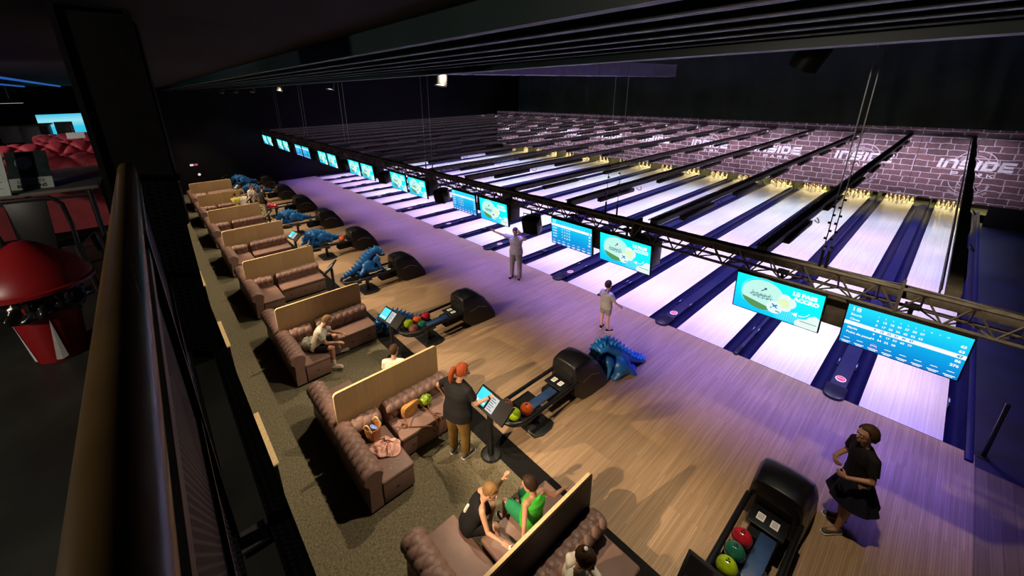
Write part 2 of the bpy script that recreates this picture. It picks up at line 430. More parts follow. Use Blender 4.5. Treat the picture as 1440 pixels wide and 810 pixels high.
# dividers: two gutters and a capping board with a rounded nose
def trough(mb, xa, xb, y0, y1):
    k = 8; top = [(xa + (xb - xa) * i / k, -.085 * sin(pi * i / k) ** .7 - .006) for i in range(k + 1)]
    poly = top + [(xb, -.13), (xa, -.13)]
    mb.prism(poly, y0, y1, 'y')
def make_div(wd, label, wide):
    t = thing('lane_divider', label, 'lane divider', group='wide dividers over the ball tracks' if wide else 'narrow dividers inside the lane pairs')
    c = wd - 2 * .235
    for s in (-1, 1):
        mb = MB(); xa, xb = (c / 2, wd / 2) if s > 0 else (-wd / 2, -c / 2)
        trough(mb, xa, xb, .012, 18.9); mb.build('gutter', 'gutter', t, smooth=True, ang=50)
    mb = MB(); mb.box((-c / 2, .1, -.13), (c / 2, 18.9, .035)); mb.build('capping_board', 'cap', t, bevel=.012)
    h = c / 2 + (.035 if wide else .01)
    mb = MB(); pl = [(-h, .32), (-h, -.02)] + [(h * cos(a), -.02 - h * .9 * sin(a)) for a in [pi - pi * i / 10 for i in range(1, 10)]] + [(h, -.02), (h, .32)]
    mb.prism(pl, -.005, .065, 'z'); mb.build('nose', 'nose', t, bevel=.02)
    for s in (-1, 1):
        mb = MB(); mb.cbox((s * (c / 2 + .012), 1.25, .045), (.022, .34, .07)); f = mb.build('foul_sensor', 'cap', t, bevel=.006)
        mb = MB(); mb.cbox((s * (c / 2 + .012), 1.27, .083), (.016, .12, .004)); mb.build('sensor_window', emit('sensor_window_blue', (.05, .3, 1), .6) if 'sw' not in M else M['sw'], f)
    if wide:
        mb = MB(); mb.ell((0, .62, .036), (.085, .115, .006), n=24, m=6); b = mb.build('badge', 'white_plastic', t, smooth=True)
        mb = MB(); mb.ell((0, .62, .0405), (.068, .085, .004), n=24, m=6); mb.build('badge_centre', M['badge_red'], b, smooth=True)
        X = Matrix.Translation((-.052, .605, .0452)); mb = text_mb('amf', .062, X, bold=.002, shear=.2); mb.build('badge_lettering', 'white_plastic', b)
    return t
M['badge_red'] = mat('pink_red_badge', (.75, .05, .16), .4, var=.05)
M['sw'] = emit('sensor_window_blue', (.35, .55, 1), .7)
dn = dw = None
for n in range(17, 0, -1):           # divider between lanes n and n+1
    wide = (n + 1) % 2 == 0
    xc = LR[n] + (DW if wide else DN) / 2
    lb = ('wide dark blue divider with a red oval badge between lanes %d and %d' if wide else 'narrow dark blue divider between lanes %d and %d') % (n, n + 1)
    if wide:
        if dw is None: dw = make_div(DW, lb, True); dw.location = (xc, 0, 0)
        else: dup(dw, (xc, 0, 0), label=lb)
    else:
        if dn is None: dn = make_div(DN, lb, False); dn.location = (xc, 0, 0)
        else: dup(dn, (xc, 0, 0), label=lb)
t = thing('edge_divider', 'dark blue outer gutter and kerb along the free side of lane 18', 'lane divider', (0, 0, 0))
mb = MB(); trough(mb, 0, .235, .012, 18.9); mb.build('gutter', 'gutter', t, smooth=True, ang=50)
MB().box((.235, -.25, -.13), (.33, 18.9, .045)).build('capping_board', 'cap', t, bevel=.02)
mb = MB(); mb.cbox((.012, 1.25, .045), (.022, .34, .07)); f = mb.build('foul_sensor', 'cap', t, bevel=.006)
mb = MB(); mb.cbox((.012, 1.27, .083), (.016, .12, .004)); mb.build('sensor_window', M['sw'], f)
t = thing('edge_divider', 'dark blue outer gutter along lane 1 beside the black far wall', 'lane divider', (LEFT, 0, 0))
mb = MB(); trough(mb, -.235, 0, .012, 18.9); mb.build('gutter', 'gutter', t, smooth=True, ang=50)
MB().box((-.33, -.1, -.13), (-.235, 18.9, .045)).build('capping_board', 'cap', t, bevel=.02)

# ------------------------------------------------------------------ pits and pins
struct(MB().box((XF0, 18.96, -.14), (.6, 20.4, -.09)).build('floor_pit', 'pitwall'))
for n in range(18, 0, -1):
    t = thing('pin_deck', 'lit pin deck and pit at the far end of lane %d' % n, 'pin deck', (LC[n], 0, 0), group='pin decks')
    MB().box((-W / 2, 18.955, -.1), (W / 2, 19.35, -.001)).build('deck_plate', 'pit', t)
    MB().box((-W / 2, 19.9, -.09), (W / 2, 19.93, 1.0)).build('pit_cushion', 'pitwall', t)
    MB().box((-W / 2 - .2, 17.9, .02), (-W / 2 - .17, 19.9, .7)).build('kickback', 'pitwall', t)
mb = MB()
prof = [(.026, 0), (.030, .01), (.044, .05), (.0575, .095), (.0605, .115), (.056, .16), (.040, .21), (.026, .245), (.0228, .262), (.0235, .28), (.029, .315), (.0323, .342), (.030, .362), (.020, .376), (.006, .381)]
mb.lathe(prof, 14, 0, mis=[0, 0, 0, 0, 0, 0, 0, 1, 0, 1, 0, 0, 0, 0])
pin = None
for n in range(18, 0, -1):
    for r in range(4):
        for i in range(r + 1):
            loc = (LC[n] + (i - r / 2) * .3048, 18.29 + r * .264, .0005)
            if pin is None:
                pin = mb.build('bowling_pin', ['pin', 'red_stripe'], loc=loc, smooth=True); q = pin
            else:
                q = pin.copy(); COL.objects.link(q); q.location = loc
            tag(q, 'white red-banded bowling pin standing on the deck of lane %d' % n, 'bowling pin', 'pins on lane %d' % n)

# ------------------------------------------------------------------ printed brick masking panels
def glyphs(word, h, w, sp, th):
    """wide square lettering from flat strokes; returns polygons (x,y) lists"""
    out = []; xx = 0
    def bar(a, b, c, d): out.append([(xx + a, b), (xx + c, b), (xx + c, d), (xx + a, d)])
    for ch in word:
        ww = w
        if ch == 'I': ww = th; bar(0, 0, th, h)
        if ch == 'n':
            bar(0, 0, th, h); bar(0, h - th, w - th * .8, h); bar(w - th, 0, w, h - th * .8); out.append([(xx + w - th * .8, h), (xx + w - th, h - th), (xx + w, h - th * .8)])
        if ch == 'S':
            bar(.1 * h, h - th, w, h); bar(0, h / 2 - th / 2, w, h / 2 + th / 2); bar(0, 0, w - .1 * h, th); bar(0, h / 2, th, h - th * .6); bar(w - th, th * .6, w, h / 2)
        if ch == 'D':
            bar(0, 0, th, h); bar(0, h - th, w - .2 * h, h); bar(0, 0, w - .2 * h, th); bar(w - th, .2 * h, w, h - .2 * h)
            out.append([(xx + w - .2 * h, h), (xx + w - .2 * h, h - th), (xx + w - th, h - .25 * h), (xx + w, h - .2 * h)]); out.append([(xx + w - .2 * h, 0), (xx + w, .2 * h), (xx + w - th, .25 * h), (xx + w - .2 * h, th)])
        if ch == 'E':
            bar(0, 0, th, h); bar(0, h - th, w, h); bar(0, h / 2 - th * .45, w * .92, h / 2 + th * .45); bar(0, 0, w, th)
        if ch == 'P': bar(0, 0, th, h); bar(0, h - th, w, h); bar(w - th, h * .35, w, h); bar(0, h * .35, w, h * .35 + th)
        if ch == 'A': out.append([(xx, 0), (xx + th, 0), (xx + w / 2 + th * .5, h), (xx + w / 2 - th * .5, h)]); out.append([(xx + w - th, 0), (xx + w, 0), (xx + w / 2 + th * .5, h), (xx + w / 2 - th * .5, h)])
        if ch == 'R':
            bar(0, 0, th, h); bar(0, h - th, w, h); bar(w - th, h * .4, w, h); bar(0, h * .4, w, h * .4 + th); out.append([(xx + w * .45, h * .4), (xx + w * .45 + th * 1.2, h * .4), (xx + w, 0), (xx + w - th * 1.3, 0)])
        if ch == 'K':
            bar(0, 0, th, h); out.append([(xx + th, h * .45), (xx + th, h * .6), (xx + w - th, h), (xx + w, h)]); out.append([(xx + th * 1.2, h * .55), (xx + th * 2.2, h * .65), (xx + w, 0), (xx + w - th * 1.4, 0)])
        xx += ww + sp
    tot = xx - sp
    return [[(a - tot / 2, b) for a, b in p] for p in out], tot
def flat(mb, polys, X, mi=0, shear=0.):
    for p in polys: mb.add([(a + b * shear, b, 0) for a, b in p], [tuple(range(len(p)))], mi, X)
def arc(cx, cy, r0, r1, a0, a1, n=40):
    out = []
    for i in range(n):
        p, q = R(a0 + (a1 - a0) * i / n), R(a0 + (a1 - a0) * (i + 1) / n)
        out.append([(cx + r0 * cos(p), cy + r0 * sin(p)), (cx + r1 * cos(p), cy + r1 * sin(p)), (cx + r1 * cos(q), cy + r1 * sin(q)), (cx + r0 * cos(q), cy + r0 * sin(q))])
    return out
ZB, ZT = .86, 3.80
def make_mask(label):
    t = thing('masking_panel', label, 'wall panel', (0, MASKY, 0), group='brick masking panels above the pins')
    MB().box((-PITCH / 2 + .006, 0, ZB), (PITCH / 2 - .006, .05, ZT)).build('brick_print', 'brick', t)
    X = Matrix.Translation((0, -.004, 0)) @ XF
    mb = MB(); g, _ = glyphs('InSIDE', .38, .37, .065, .10); flat(mb, [[(a, b + 2.22) for a, b in p] for p in g], X, shear=0.16)
    # shear about the baseline of the word keeps it centred
    for i, v in enumerate(mb.v): mb.v[i] = (v[0] - .16 * 2.4, v[1], v[2])
    mb.build('logo_wordmark', 'print_white', t)
    mb = MB(); g, _ = glyphs('PARK', .15, .2, .12, .036); flat(mb, [[(a, b + 1.95) for a, b in p] for p in g], X); mb.build('logo_second_word', 'print_white', t)
    mb = MB(); cx, cy = 0, 2.32
    flat(mb, arc(cx, cy + .08, .56, .59, 18, 162) + arc(cx, cy + .08, .37, .395, 20, 160) + arc(cx, cy + .08, .20, .225, 25, 155), X)
    for i in range(15):
        a = R(95 + i * 4.6); flat(mb, [[(cx + .36 * cos(a), cy + .08 + .36 * sin(a)), (cx + .49 * cos(a), cy + .08 + .49 * sin(a)), (cx + .49 * cos(a + .03), cy + .08 + .49 * sin(a + .03)), (cx + .36 * cos(a + .03), cy + .08 + .36 * sin(a + .03))]], X)
    cy = 1.80
    flat(mb, arc(cx, cy, .56, .585, 195, 345) + arc(cx, cy, .32, .342, 195, 345) + arc(cx, cy, .40, .42, 230, 310), X)
    for i in range(24):
        a = R(222 + i * 4.2); w_ = .018 if i % 5 else .006
        flat(mb, [[(cx + .64 * cos(a), cy + .64 * sin(a)), (cx + .73 * cos(a), cy + .73 * sin(a)), (cx + .73 * cos(a + w_ * 2), cy + .73 * sin(a + w_ * 2)), (cx + .64 * cos(a + w_ * 2), cy + .64 * sin(a + w_ * 2))]], X)
    mb.build('logo_emblem', 'print_soft', t)
    return t
mk = make_mask('brick print wall panel with white logo above lanes 17 and 18')
for k in range(9):
    a = 17 - 2 * k; xc = -.36 - (PITCH + .003) * k
    t = mk if k == 0 else dup(mk, label='brick print wall panel with white logo above lanes %d and %d' % (a, a + 1))
    t.location = (xc, MASKY, 0)
for k in range(9):
    for n in (17 - 2 * k, 18 - 2 * k):
        par = [o for o in bpy.data.objects if o.name.startswith('masking_panel')][k]
        X = Matrix.Translation((LC[n] + .05 - par.location.x, -.004, ZB + .06)) @ XF
        text_mb(str(n), .14, X, bold=.003, align='CENTER').build('lane_number', 'print_white', par)
t = thing('masking_panel', 'plain brick print wall panel beyond the lane 18 logo', 'wall panel', (0, MASKY, 0))
MB().box((-.36 + PITCH / 2 + .006, 0, ZB), (XF1, .05, ZT)).build('brick_print', 'brick', t)
MB().box((-1.3 + PITCH / 2, 0, -.1), (XF1, .05, ZB - .01)).build('lower_board', 'matte_black', t)
t = tag(MB().cbox(((XF0 + XF1) / 2, MASKY - .06, 3.5), (XF1 - XF0, .05, .07)).build('rail_support_bar', 'black'), 'thin black horizontal bar across the top of the brick panels', 'bar')

# ------------------------------------------------------------------ overhead rails, one above each lane
RZ = 3.47; Y0R, Y1R = -2.72, MASKY - .09
def make_rail(label):
    t = thing('overhead_rail', label, 'light rail', (0, 0, RZ), group='overhead light rails above the lanes')
    MB().box((-.058, Y0R, -.045), (.058, Y1R, .045)).build('beam', 'truss', t)
    mb = MB(); mb.box((-.098, Y0R, -.10), (-.083, Y1R, -.085)); mb.box((-.098, Y0R, .03), (-.083, Y1R, .045))
    y = Y0R + .1
    while y < Y1R - .1: mb.box((-.097, y, -.09), (-.084, y + .10, .035)); y += .22
    mb.build('cable_ladder', 'black', t)
    for i in range(7):
        y = -1.75 + i * 2.55
        mb = MB(); mb.box((.0, y, -.16), (.10, y + 1.35, -.075)); b = mb.build('light_bar', 'black', t, bevel=.012)
        mb = MB(); pts = [(.105 + .05 * sin(a), y + 1.42 + .09 * (1 - cos(a)), -.08 - .06 * sin(a)) for a in [pi * j / 8 for j in range(9)]]; mb.tube(pts, .008, 6); mb.build('cable_loop', 'black', t, smooth=True)
    return t
rl = None
for n in range(18, 0, -1):
    lb = 'black overhead light rail running above lane %d' % n
    if rl is None: rl = make_rail(lb); t = rl
    else: t = dup(rl, label=lb)
    t.location = (LC[n] - .09, 0, RZ)

# ------------------------------------------------------------------ truss
tr = thing('lighting_truss', 'long black lattice truss hung above the foul line carrying the screens', 'truss', (0, 0, 0))
TX0, TX1 = XF0 + .8, 2.2; seg = (TX1 - TX0) / 10
for k in range(10):
    a, b = TX1 - seg * (k + 1), TX1 - seg * k
    mb = MB(); s = mb
    for yy, zz in ((-3.05, 3.24), (-3.05, 3.52), (-2.78, 3.24)): mb.cyl((a, yy, zz), (b, yy, zz), .022, n=8)
    mb.build('truss_chord_section', 'truss', tr, smooth=True)
    mb = MB(); m = 9; st = (b - a) / m
    for i in range(m):
        xa, xb = a + st * i, a + st * (i + 1); xm = (xa + xb) / 2
        mb.cyl((xa, -3.05, 3.24), (xm, -3.05, 3.52), .011, n=6); mb.cyl((xm, -3.05, 3.52), (xb, -3.05, 3.24), .011, n=6)
        mb.cyl((xa, -3.05, 3.24), (xm, -2.78, 3.24), .010, n=6); mb.cyl((xm, -2.78, 3.24), (xb, -3.05, 3.24), .010, n=6)
        mb.cyl((xm, -2.78, 3.24), (xm, -3.05, 3.52), .010, n=6)
    mb.cbox((a, -2.92, 3.38), (.03, .3, .32))
    mb.build('lattice_section', 'truss', tr, smooth=True)
    mb = MB(); mb.box((a + .004, -2.86, 3.34), (b - .004, -2.66, 3.44)); mb.build('top_beam_section', 'truss', tr, bevel=.01)
mb = MB()
for j in range(3):
    pts = [(TX0 + (TX1 - TX0) * i / 160, -2.76 + .03 * sin(i * 1.3 + j) + .02 * j, 3.435 + .015 * abs(sin(i * .9 + j * 2))) for i in range(161)]; mb.tube(pts, .009, 5)
mb.build('cable_run', 'black', tr, smooth=True)

# ------------------------------------------------------------------ score screens
SW, SH = .985, .555
M['ad_bg'] = emit_grad('advert_background', [(0, (.0, .50, .95)), (.55, (.0, .80, .92)), (1, (.0, .92, .86))], 1.1, (.35, 0, .75))
M['sc_bg'] = emit_grad('score_background', [(0, (.0, .20, .62)), (.5, (.0, .42, .84)), (1, (.01, .74, .95))], 1.05)
M['s_white'] = emit('screen_white', (.95, 1, 1), 1.0)
M['s_pale'] = emit('screen_pale_mint', (.55, .95, .86), 1.0)
M['s_soft'] = emit('screen_soft_white', (.80, .97, .93), 1.0)
M['s_green'] = emit('screen_green', (.10, .30, .10), 1.0)
M['s_dark'] = emit('screen_dark_teal', (.02, .13, .17), 1.0)
M['s_yellow'] = emit('screen_lime', (.78, .95, .55), 1.0)
M['s_blue'] = emit('screen_mid_blue', (.0, .24, .62), 1.0)
M['s_pink'] = emit('screen_pink', (.85, .2, .5), 1.0)
SC = ['s_white', 's_pale', 's_soft', 's_green', 's_dark', 's_yellow', 's_blue', 's_pink']
def circ(cx, cy, rx, ry=None, n=36, a0=0, a1=360):
    ry = ry or rx
    return [(cx + rx * cos(R(a0 + (a1 - a0) * i / n)), cy + ry * sin(R(a0 + (a1 - a0) * i / n))) for i in range(n + (a1 - a0 < 360))]
def screen_base(label, ad):
    t = thing('score_screen', label, 'screen', group='screens hung from the truss')
    MB().box((-SW / 2, 0, -SH / 2), (SW / 2, .045, SH / 2)).build('housing', 'screen_bezel', t, bevel=.006)
    MB().box((-SW / 2 + .014, -.002, -SH / 2 + .014), (SW / 2 - .014, .001, SH / 2 - .014)).build('display', 'ad_bg' if ad else 'sc_bg', t)
    mb = MB(); mb.cyl((0, .07, SH / 2 - .25), (0, .07, SH / 2 + .14), .02); mb.cbox((0, .058, .02), (.3, .02, .25)); mb.cbox((0, .07, SH / 2 + .13), (.12, .1, .03)); mb.build('hanger', 'black', t)
    return t
def L(k): return Matrix.Translation((0, -.003 - .0006 * k, 0)) @ XF
def make_ad(label, fine=True):
    t = screen_base(label, True); w, h = SW - .028, SH - .028
    mb = MB(); P = lambda u, v: ((u - .5) * w, (v - .5) * h)
    def C(u, v, r, ry=None, **k): c = P(u, v); return circ(c[0], c[1], r * h, (ry or r) * h, **k)
    big = C(.34, .54, .46, .42); flat(mb, [big], L(1), 1)
    g = [p for p in C(.33, .52, .45, .40, n=60) if p[1] < -.055 - .25 * (p[0] + .35)]
    flat(mb, [g], L(2), 3)
    flat(mb, [C(.60, .62, .13), C(.65, .54, .15), C(.58, .43, .14), C(.62, .40, .12)], L(2), 2)
    flat(mb, [C(.60, .50, .12), C(.55, .40, .10)], L(3), 5)
    flat(mb, [C(.50, .30, .17), ], L(4), 2)
    flat(mb, [[P(.47, .33), P(.52, .40), P(.54, .38), P(.49, .31)], [P(.46, .39), P(.475, .41), P(.54, .30), P(.52, .29)], [P(.52, .20), P(.57, .19), P(.57, .22), P(.52, .23)], [P(.455, .30), P(.47, .30), P(.47, .26), P(.455, .25)]], L(5), 6)
    for i in range(16):     # little rope-course frame in the round picture
        u = .20 + .016 * i; v = .47 + .05 * sin(i * 1.9); hh = .10 + .12 * abs(sin(i * 2.3))
        flat(mb, [[P(u, v), P(u + .006, v), P(u + .006, v + hh * .6), P(u, v + hh * .6)], [P(u - .02, v + .02), P(u + .03, v + .04), P(u + .03, v + .052), P(u - .02, v + .032)]], L(3), 4)
    flat(mb, [[P(.31, .66), P(.36, .74), P(.372, .73), P(.325, .65)], C(.365, .745, .03)], L(3), 4)
    flat(mb, arc(*P(.79, .46), .17 * h, .185 * h, -95, -10, 14), L(2), 0)
    a = P(.76, .29); flat(mb, [[(a[0] - .06, a[1] - .0), (a[0], a[1] + .035), (a[0], a[1] - .035)]], L(2), 0)
    b = [P(1, 0), P(1, .36), P(.94, .40), P(.89, .33), P(.86, .24), P(.78, .19), P(.745, .10), P(.76, 0)]
    flat(mb, [b], L(1), 2)
    flat(mb, [[P(.80, .15), P(.98, .15), P(.98, .165), P(.80, .165)]], L(2), 4)
    for i in range(12): flat(mb, [[P(.55 + i * .025, .03), P(.552 + i * .025, .03), P(.56 + i * .025, .33), P(.558 + i * .025, .33)]], L(.5), 1)
    for i in range(6): flat(mb, [[P(.52, .05 + i * .05), P(.80, .05 + i * .05), P(.80, .053 + i * .05), P(.52, .053 + i * .05)]], L(.5), 1)
    flat(mb, arc(*P(.34, .54), .475 * h, .482 * h, 70, 215, 30), L(1), 1)
    mb.build('advert_picture', SC, t)
    mb = text_mb('LE PASS', .074, L(6) @ Matrix.Translation(P(.66, .80)).to_4x4() if False else L(6) @ Matrix.Translation((P(.67, .80)[0], P(.67, .80)[1], 0)), bold=.005)
    text_mb('ACCRO', .074, L(6) @ Matrix.Translation((P(.69, .66)[0], P(.69, .66)[1], 0)), mb=mb, bold=.005)
    mb.build('advert_lettering', 's_white', t)
    return t
def make_score(label, num, rows=((6, 12, 18, 30, 37, 38, 57), (8, 17, 20, 36, 45, 52, 63), (9, 15, 22, 31, 40, 47), (4, 8, 17, 53, 60, 77), (16, 34, 52, 58)), tot=(63, 63, 47, 86, 276), hi=2, names=('Souris', 'Cinea', '', 'Magie', 'Point de passe')):
    t = screen_base(label, False); w, h = SW - .028, SH - .028
    P = lambda u, v: ((u - .5) * w, (v - .5) * h)
    mb = MB(); top = .84; rh = .115
    v1 = top - hi * rh - .015; flat(mb, [[P(0, v1 - .095), P(1, v1 - .095), P(1, v1), P(0, v1)]], L(1), 0)
    for j in range(8):
        u = .06 + j * .125; c = P(u, .14); flat(mb, arc(c[0], c[1], .05 * h, .056 * h, 0, 360, 20), L(1), 7 if j == 2 else 6)
        flat(mb, [[P(u - .03, .145), P(u + .03, .145), P(u + .03, .16), P(u - .03, .16)], [P(u - .045, .05), P(u + .045, .05), P(u + .045, .07), P(u - .045, .07)], [P(u - .03, .02), P(u + .03, .02), P(u + .03, .036), P(u - .03, .036)]], L(1), 0)
    for j in range(11): flat(mb, [[P(.26 + j * .061, .3), P(.2605 + j * .061, .3), P(.2605 + j * .061, .84), P(.26 + j * .061, .84)]], L(.6), 6)
    mb.build('score_table', SC, t)
    mb = MB(); T = lambda s, u, v, z, m=0, **k: text_mb(s, z, L(2) @ Matrix.Translation((P(u, v)[0], P(u, v)[1], 0)), m, mb, **k)
    T(num, .03, .865, .075, bold=.0008, sx=1.2)
    for j in range(10): T(str(j + 1), .28 + j * .061, .865, .025, align='CENTER')
    for i, r in enumerate(rows):
        m = 1 if i == hi else 0; v = top - i * rh - .09
        if names[i]: T(names[i], .04, v, .038, m, bold=.0012)
        for j, q in enumerate(r): T(str(q), .28 + j * .061, v + .012, .034, m, bold=.0012, align='CENTER')
        T(str(tot[i]), .975, v, .042, m, bold=.002, align='RIGHT')
    mb.build('score_lettering', ['s_white', 's_blue'], t)
    return t
ADS = make_ad('bright turquoise advert screen hanging above lane 17', True)
TILT = R(-7)
def put_screen(t, xc, zc=2.935):
    t.location = (xc, -3.02, zc); t.rotation_euler = (-TILT * -1 if False else R(7) * -1 * -1, 0, 0)
scr = {18: -.875, 17: -2.05}
for k in range(1, 9):
    scr[18 - 2 * k] = -4.28 - 3.405 * (k - 1); scr[17 - 2 * k] = -5.42 - 3.405 * (k - 1)
scoring = {18, 15, 13, 6, 5}
sc0 = None
for n in range(18, 0, -1):
    if n == 18: t = make_score('large blue score screen reading 18', '18')
    elif n in scoring:
        if n == 15: t = sc0 = make_score('blue score screen with a white top row hanging above lane 15', '15', rows=((), (6, 9, 14, 22), (8, 11, 19, 25), (3, 10, 17, 26), (7, 12, 20, 28)), tot=(22, 25, 26, 28, 101), hi=0, names=('', 'Joueur', 'Joueur', 'Joueur', 'Joueur'))
        else: t = dup(sc0, label='blue score screen with a white top row hanging above lane %d' % n)
    elif n == 17: t = ADS
    else: t = dup(ADS, label='bright turquoise advert screen hanging above lane %d' % n)
    t.location = (scr[n], -3.075, 2.945); t.rotation_euler = (R(6), 0, 0)
mp = None
for k in range(9):
    a = 17 - 2 * k; xc = (scr[a] + scr[a + 1]) / 2
    lb = 'black bracket plate on the truss between the screens of lanes %d and %d' % (a, a + 1)
    if mp is None:
        mp = thing('mounting_plate', lb, 'bracket', group='screen bracket plates')
        MB().cbox((0, 0, 0), (.34, .03, .42)).build('plate', 'truss', mp, bevel=.006)
        mb = MB()
        for sx in (-1, 1):
            for sz in (-1, 1): mb.cyl((sx * .13, -.022, sz * .12), (sx * .13, -.014, sz * .12), .014)
        mb.build('bolt_heads', 'steel', mp)
        t = mp
    else: t = dup(mp, label=lb)
    t.location = (xc + .02, -2.96, 3.02)
cb = None
for k in range(1, 9):
    lb = 'black control box behind the advert screen of lane %d' % (18 - 2 * k)
    if cb is None:
        cb = thing('hanging_control_box', lb, 'control box', group='control boxes behind the screens')
        MB().cbox((0, 0, 0), (.42, .30, .46)).build('box', 'black', cb, bevel=.012)
        mb = MB()
        for i in range(5): mb.cbox((-.12 + .06 * i, -.152, .12), (.03, .006, .12))
        mb.build('vent_slots', 'matte_black', cb)
        MB().cbox((0, 0, .25), (.10, .1, .06)).build('bracket', 'truss', cb)
        t = cb
    else: t = dup(cb, label=lb)
    t.location = (scr[18 - 2 * k] + .24, -2.80, 2.99)
# loudspeakers under the truss
sp = None
for k in range(8):
    n = 14 - 2 * k
    if n < 2: break
    lb = 'black wedge loudspeaker hung on the truss between lanes %d and %d' % (n, n + 1)
    if sp is None:
        sp = thing('hanging_loudspeaker', lb, 'loudspeaker', group='loudspeakers under the truss')
        mb = MB(); pl = [(-.19, -.16), (.19, -.16), (.19, .02), (.10, .19), (-.10, .19), (-.19, .02)]
        mb.prism(pl, -.17, .17, 'z'); mb.build('cabinet', 'black_gloss', sp, bevel=.03)
        mb = MB(); mb.grid(lambda u, v: (-.17 + .34 * u, -.166 - .03 * sin(pi * u), -.15 + .3 * v), 8, 3); mb.build('grille', 'matte_black', sp, smooth=True, recalc=False)
        mb = MB(); mb.tube([(-.2, .0, 0), (-.21, 0, .22), (.21, 0, .22), (.2, 0, 0)], .012, 6); mb.cyl((0, 0, .22), (0, 0, .32), .015); mb.build('yoke', 'black', sp)
        t = sp
    else: t = dup(sp, label=lb)
    t.location = (-6.46 - 3.39 * k, -3.03, 2.93); t.rotation_euler = (R(14), 0, R(12))
# suspension cables
cab = [(-1.74, -1.68), (-4.85, -4.62), (-10.9, -10.55), (-16.8, -16.4), (-21.8, -21.4), (-26.3, -25.9)]
names = ['lanes 17 and 18', 'lane 15', 'lane 12', 'lane 8', 'lane 5', 'lane 3']
for (a, b), nm in zip(cab, names):
    for j, xx in enumerate((a, b)):
        t = thing('suspension_cable', 'thin steel cable holding the truss above %s' % nm, 'cable', (xx, -2.85, 0), group='truss cables above ' + nm)
        mb = MB(); mb.cyl((0, 0, 3.5), (0, .0, 9.0), .006, n=6); mb.build('wire', 'steel', t, smooth=True)
        mb = MB()
        for i in range(7): mb.cbox((.012 * (-1) ** i, 0, 3.75 + .1 * i), (.03, .02, .025))
        mb.cyl((0, 0, 3.45), (0, 0, 3.7), .016); mb.build('clamp_chain', 'black', t)
# pendant spot cans
cans = []
for k, xx in enumerate((-1.85, -7.1, -12.4, -17.4, -21.8, -25.5, -29.6)):
    lb = 'large dark spotlight can hanging below the steel deck above lane 17' if k == 0 else '%s white faced spotlight can under the deck edge near lane %d' % ('small' if k > 2 else 'bright', (0, 14, 11, 8, 6, 3, 1)[k])
    t = thing('spotlight', lb, 'spotlight', (xx, -4.75, 5.90 if k else 5.93), group='spotlight cans')
    d = (V((-2.0, .6, -4.0))).normalized() if k == 0 else V((.5, -1.3, -5.9)).normalized(); q = d.to_track_quat('-Z', 'Y')
    t.rotation_mode = 'QUATERNION'; t.rotation_quaternion = q
    mb = MB(); mb.lathe([(.085, .18), (.105, .17), (.11, .0), (.11, -.17), (.10, -.17), (.098, -.13)], 28); mb.build('can', 'black', t, smooth=True)
    mb = MB(); mb.cyl((0, 0, -.145), (0, 0, -.135), .097, n=28); mb.build('lamp_face', 'led_white' if k else 'black_gloss', t)
    mb = MB(); qi = q.inverted(); mb.cyl(qi @ V((0, 0, .1)), qi @ V((0, 0, 3.0)), .018); mb.build('drop_rod', 'black', t)
    cans.append((t, d))
# duct
t = thing('hanging_air_duct', 'long rectangular air duct with seams hung under the roof above the lanes', 'air duct', (-14, 0, 0))
mb = MB(); y = -4.2
ys = [-4.2 + 2.72 * i for i in range(9)]
MB().box((-.35, ys[0], 6.22), (.35, ys[-1], 6.92)).build('duct_body', 'duct', t)
for yy in ys: MB().box((-.375, yy - .02, 6.20), (.375, yy + .02, 6.94)).build('flange', 'duct', t)
# post beside lane 18
t = thing('barrier_post', 'short black upright post beside the outer edge of lane 18', 'post', (.43, .06, 0))
mb = MB(); mb.cbox((0, 0, .52), (.05, .05, 1.02)); mb.build('post', 'black', t, bevel=.008)
MB().cbox((0, 0, .008), (.13, .16, .012)).build('base_plate', 'black', t)
# lit exit sign and round lamp on the far wall
t = thing('exit_sign', 'small lit exit sign high on the black far wall', 'sign', (XF0 + .02, -6.9, 1.7))
MB().cbox((0, 0, 0), (.03, .42, .14)).build('case', 'black', t); MB().cbox((.018, -.11, 0), (.004, .17, .11)).build('white_panel', 'sign_white', t); MB().cbox((.018, .10, 0), (.004, .17, .11)).build('red_panel', 'sign_red', t)
t = thing('wall_lamp', 'tiny round white lamp on the black far wall below the exit sign', 'lamp', (XF0 + .02, -6.75, 1.1))
mb = MB(); mb.cyl((0, 0, 0), (.03, 0, 0), .09, n=16); mb.build('rim', 'black', t); mb = MB(); mb.cyl((.03, 0, 0), (.034, 0, 0), .075, n=16); mb.build('lens', 'sign_white', t)
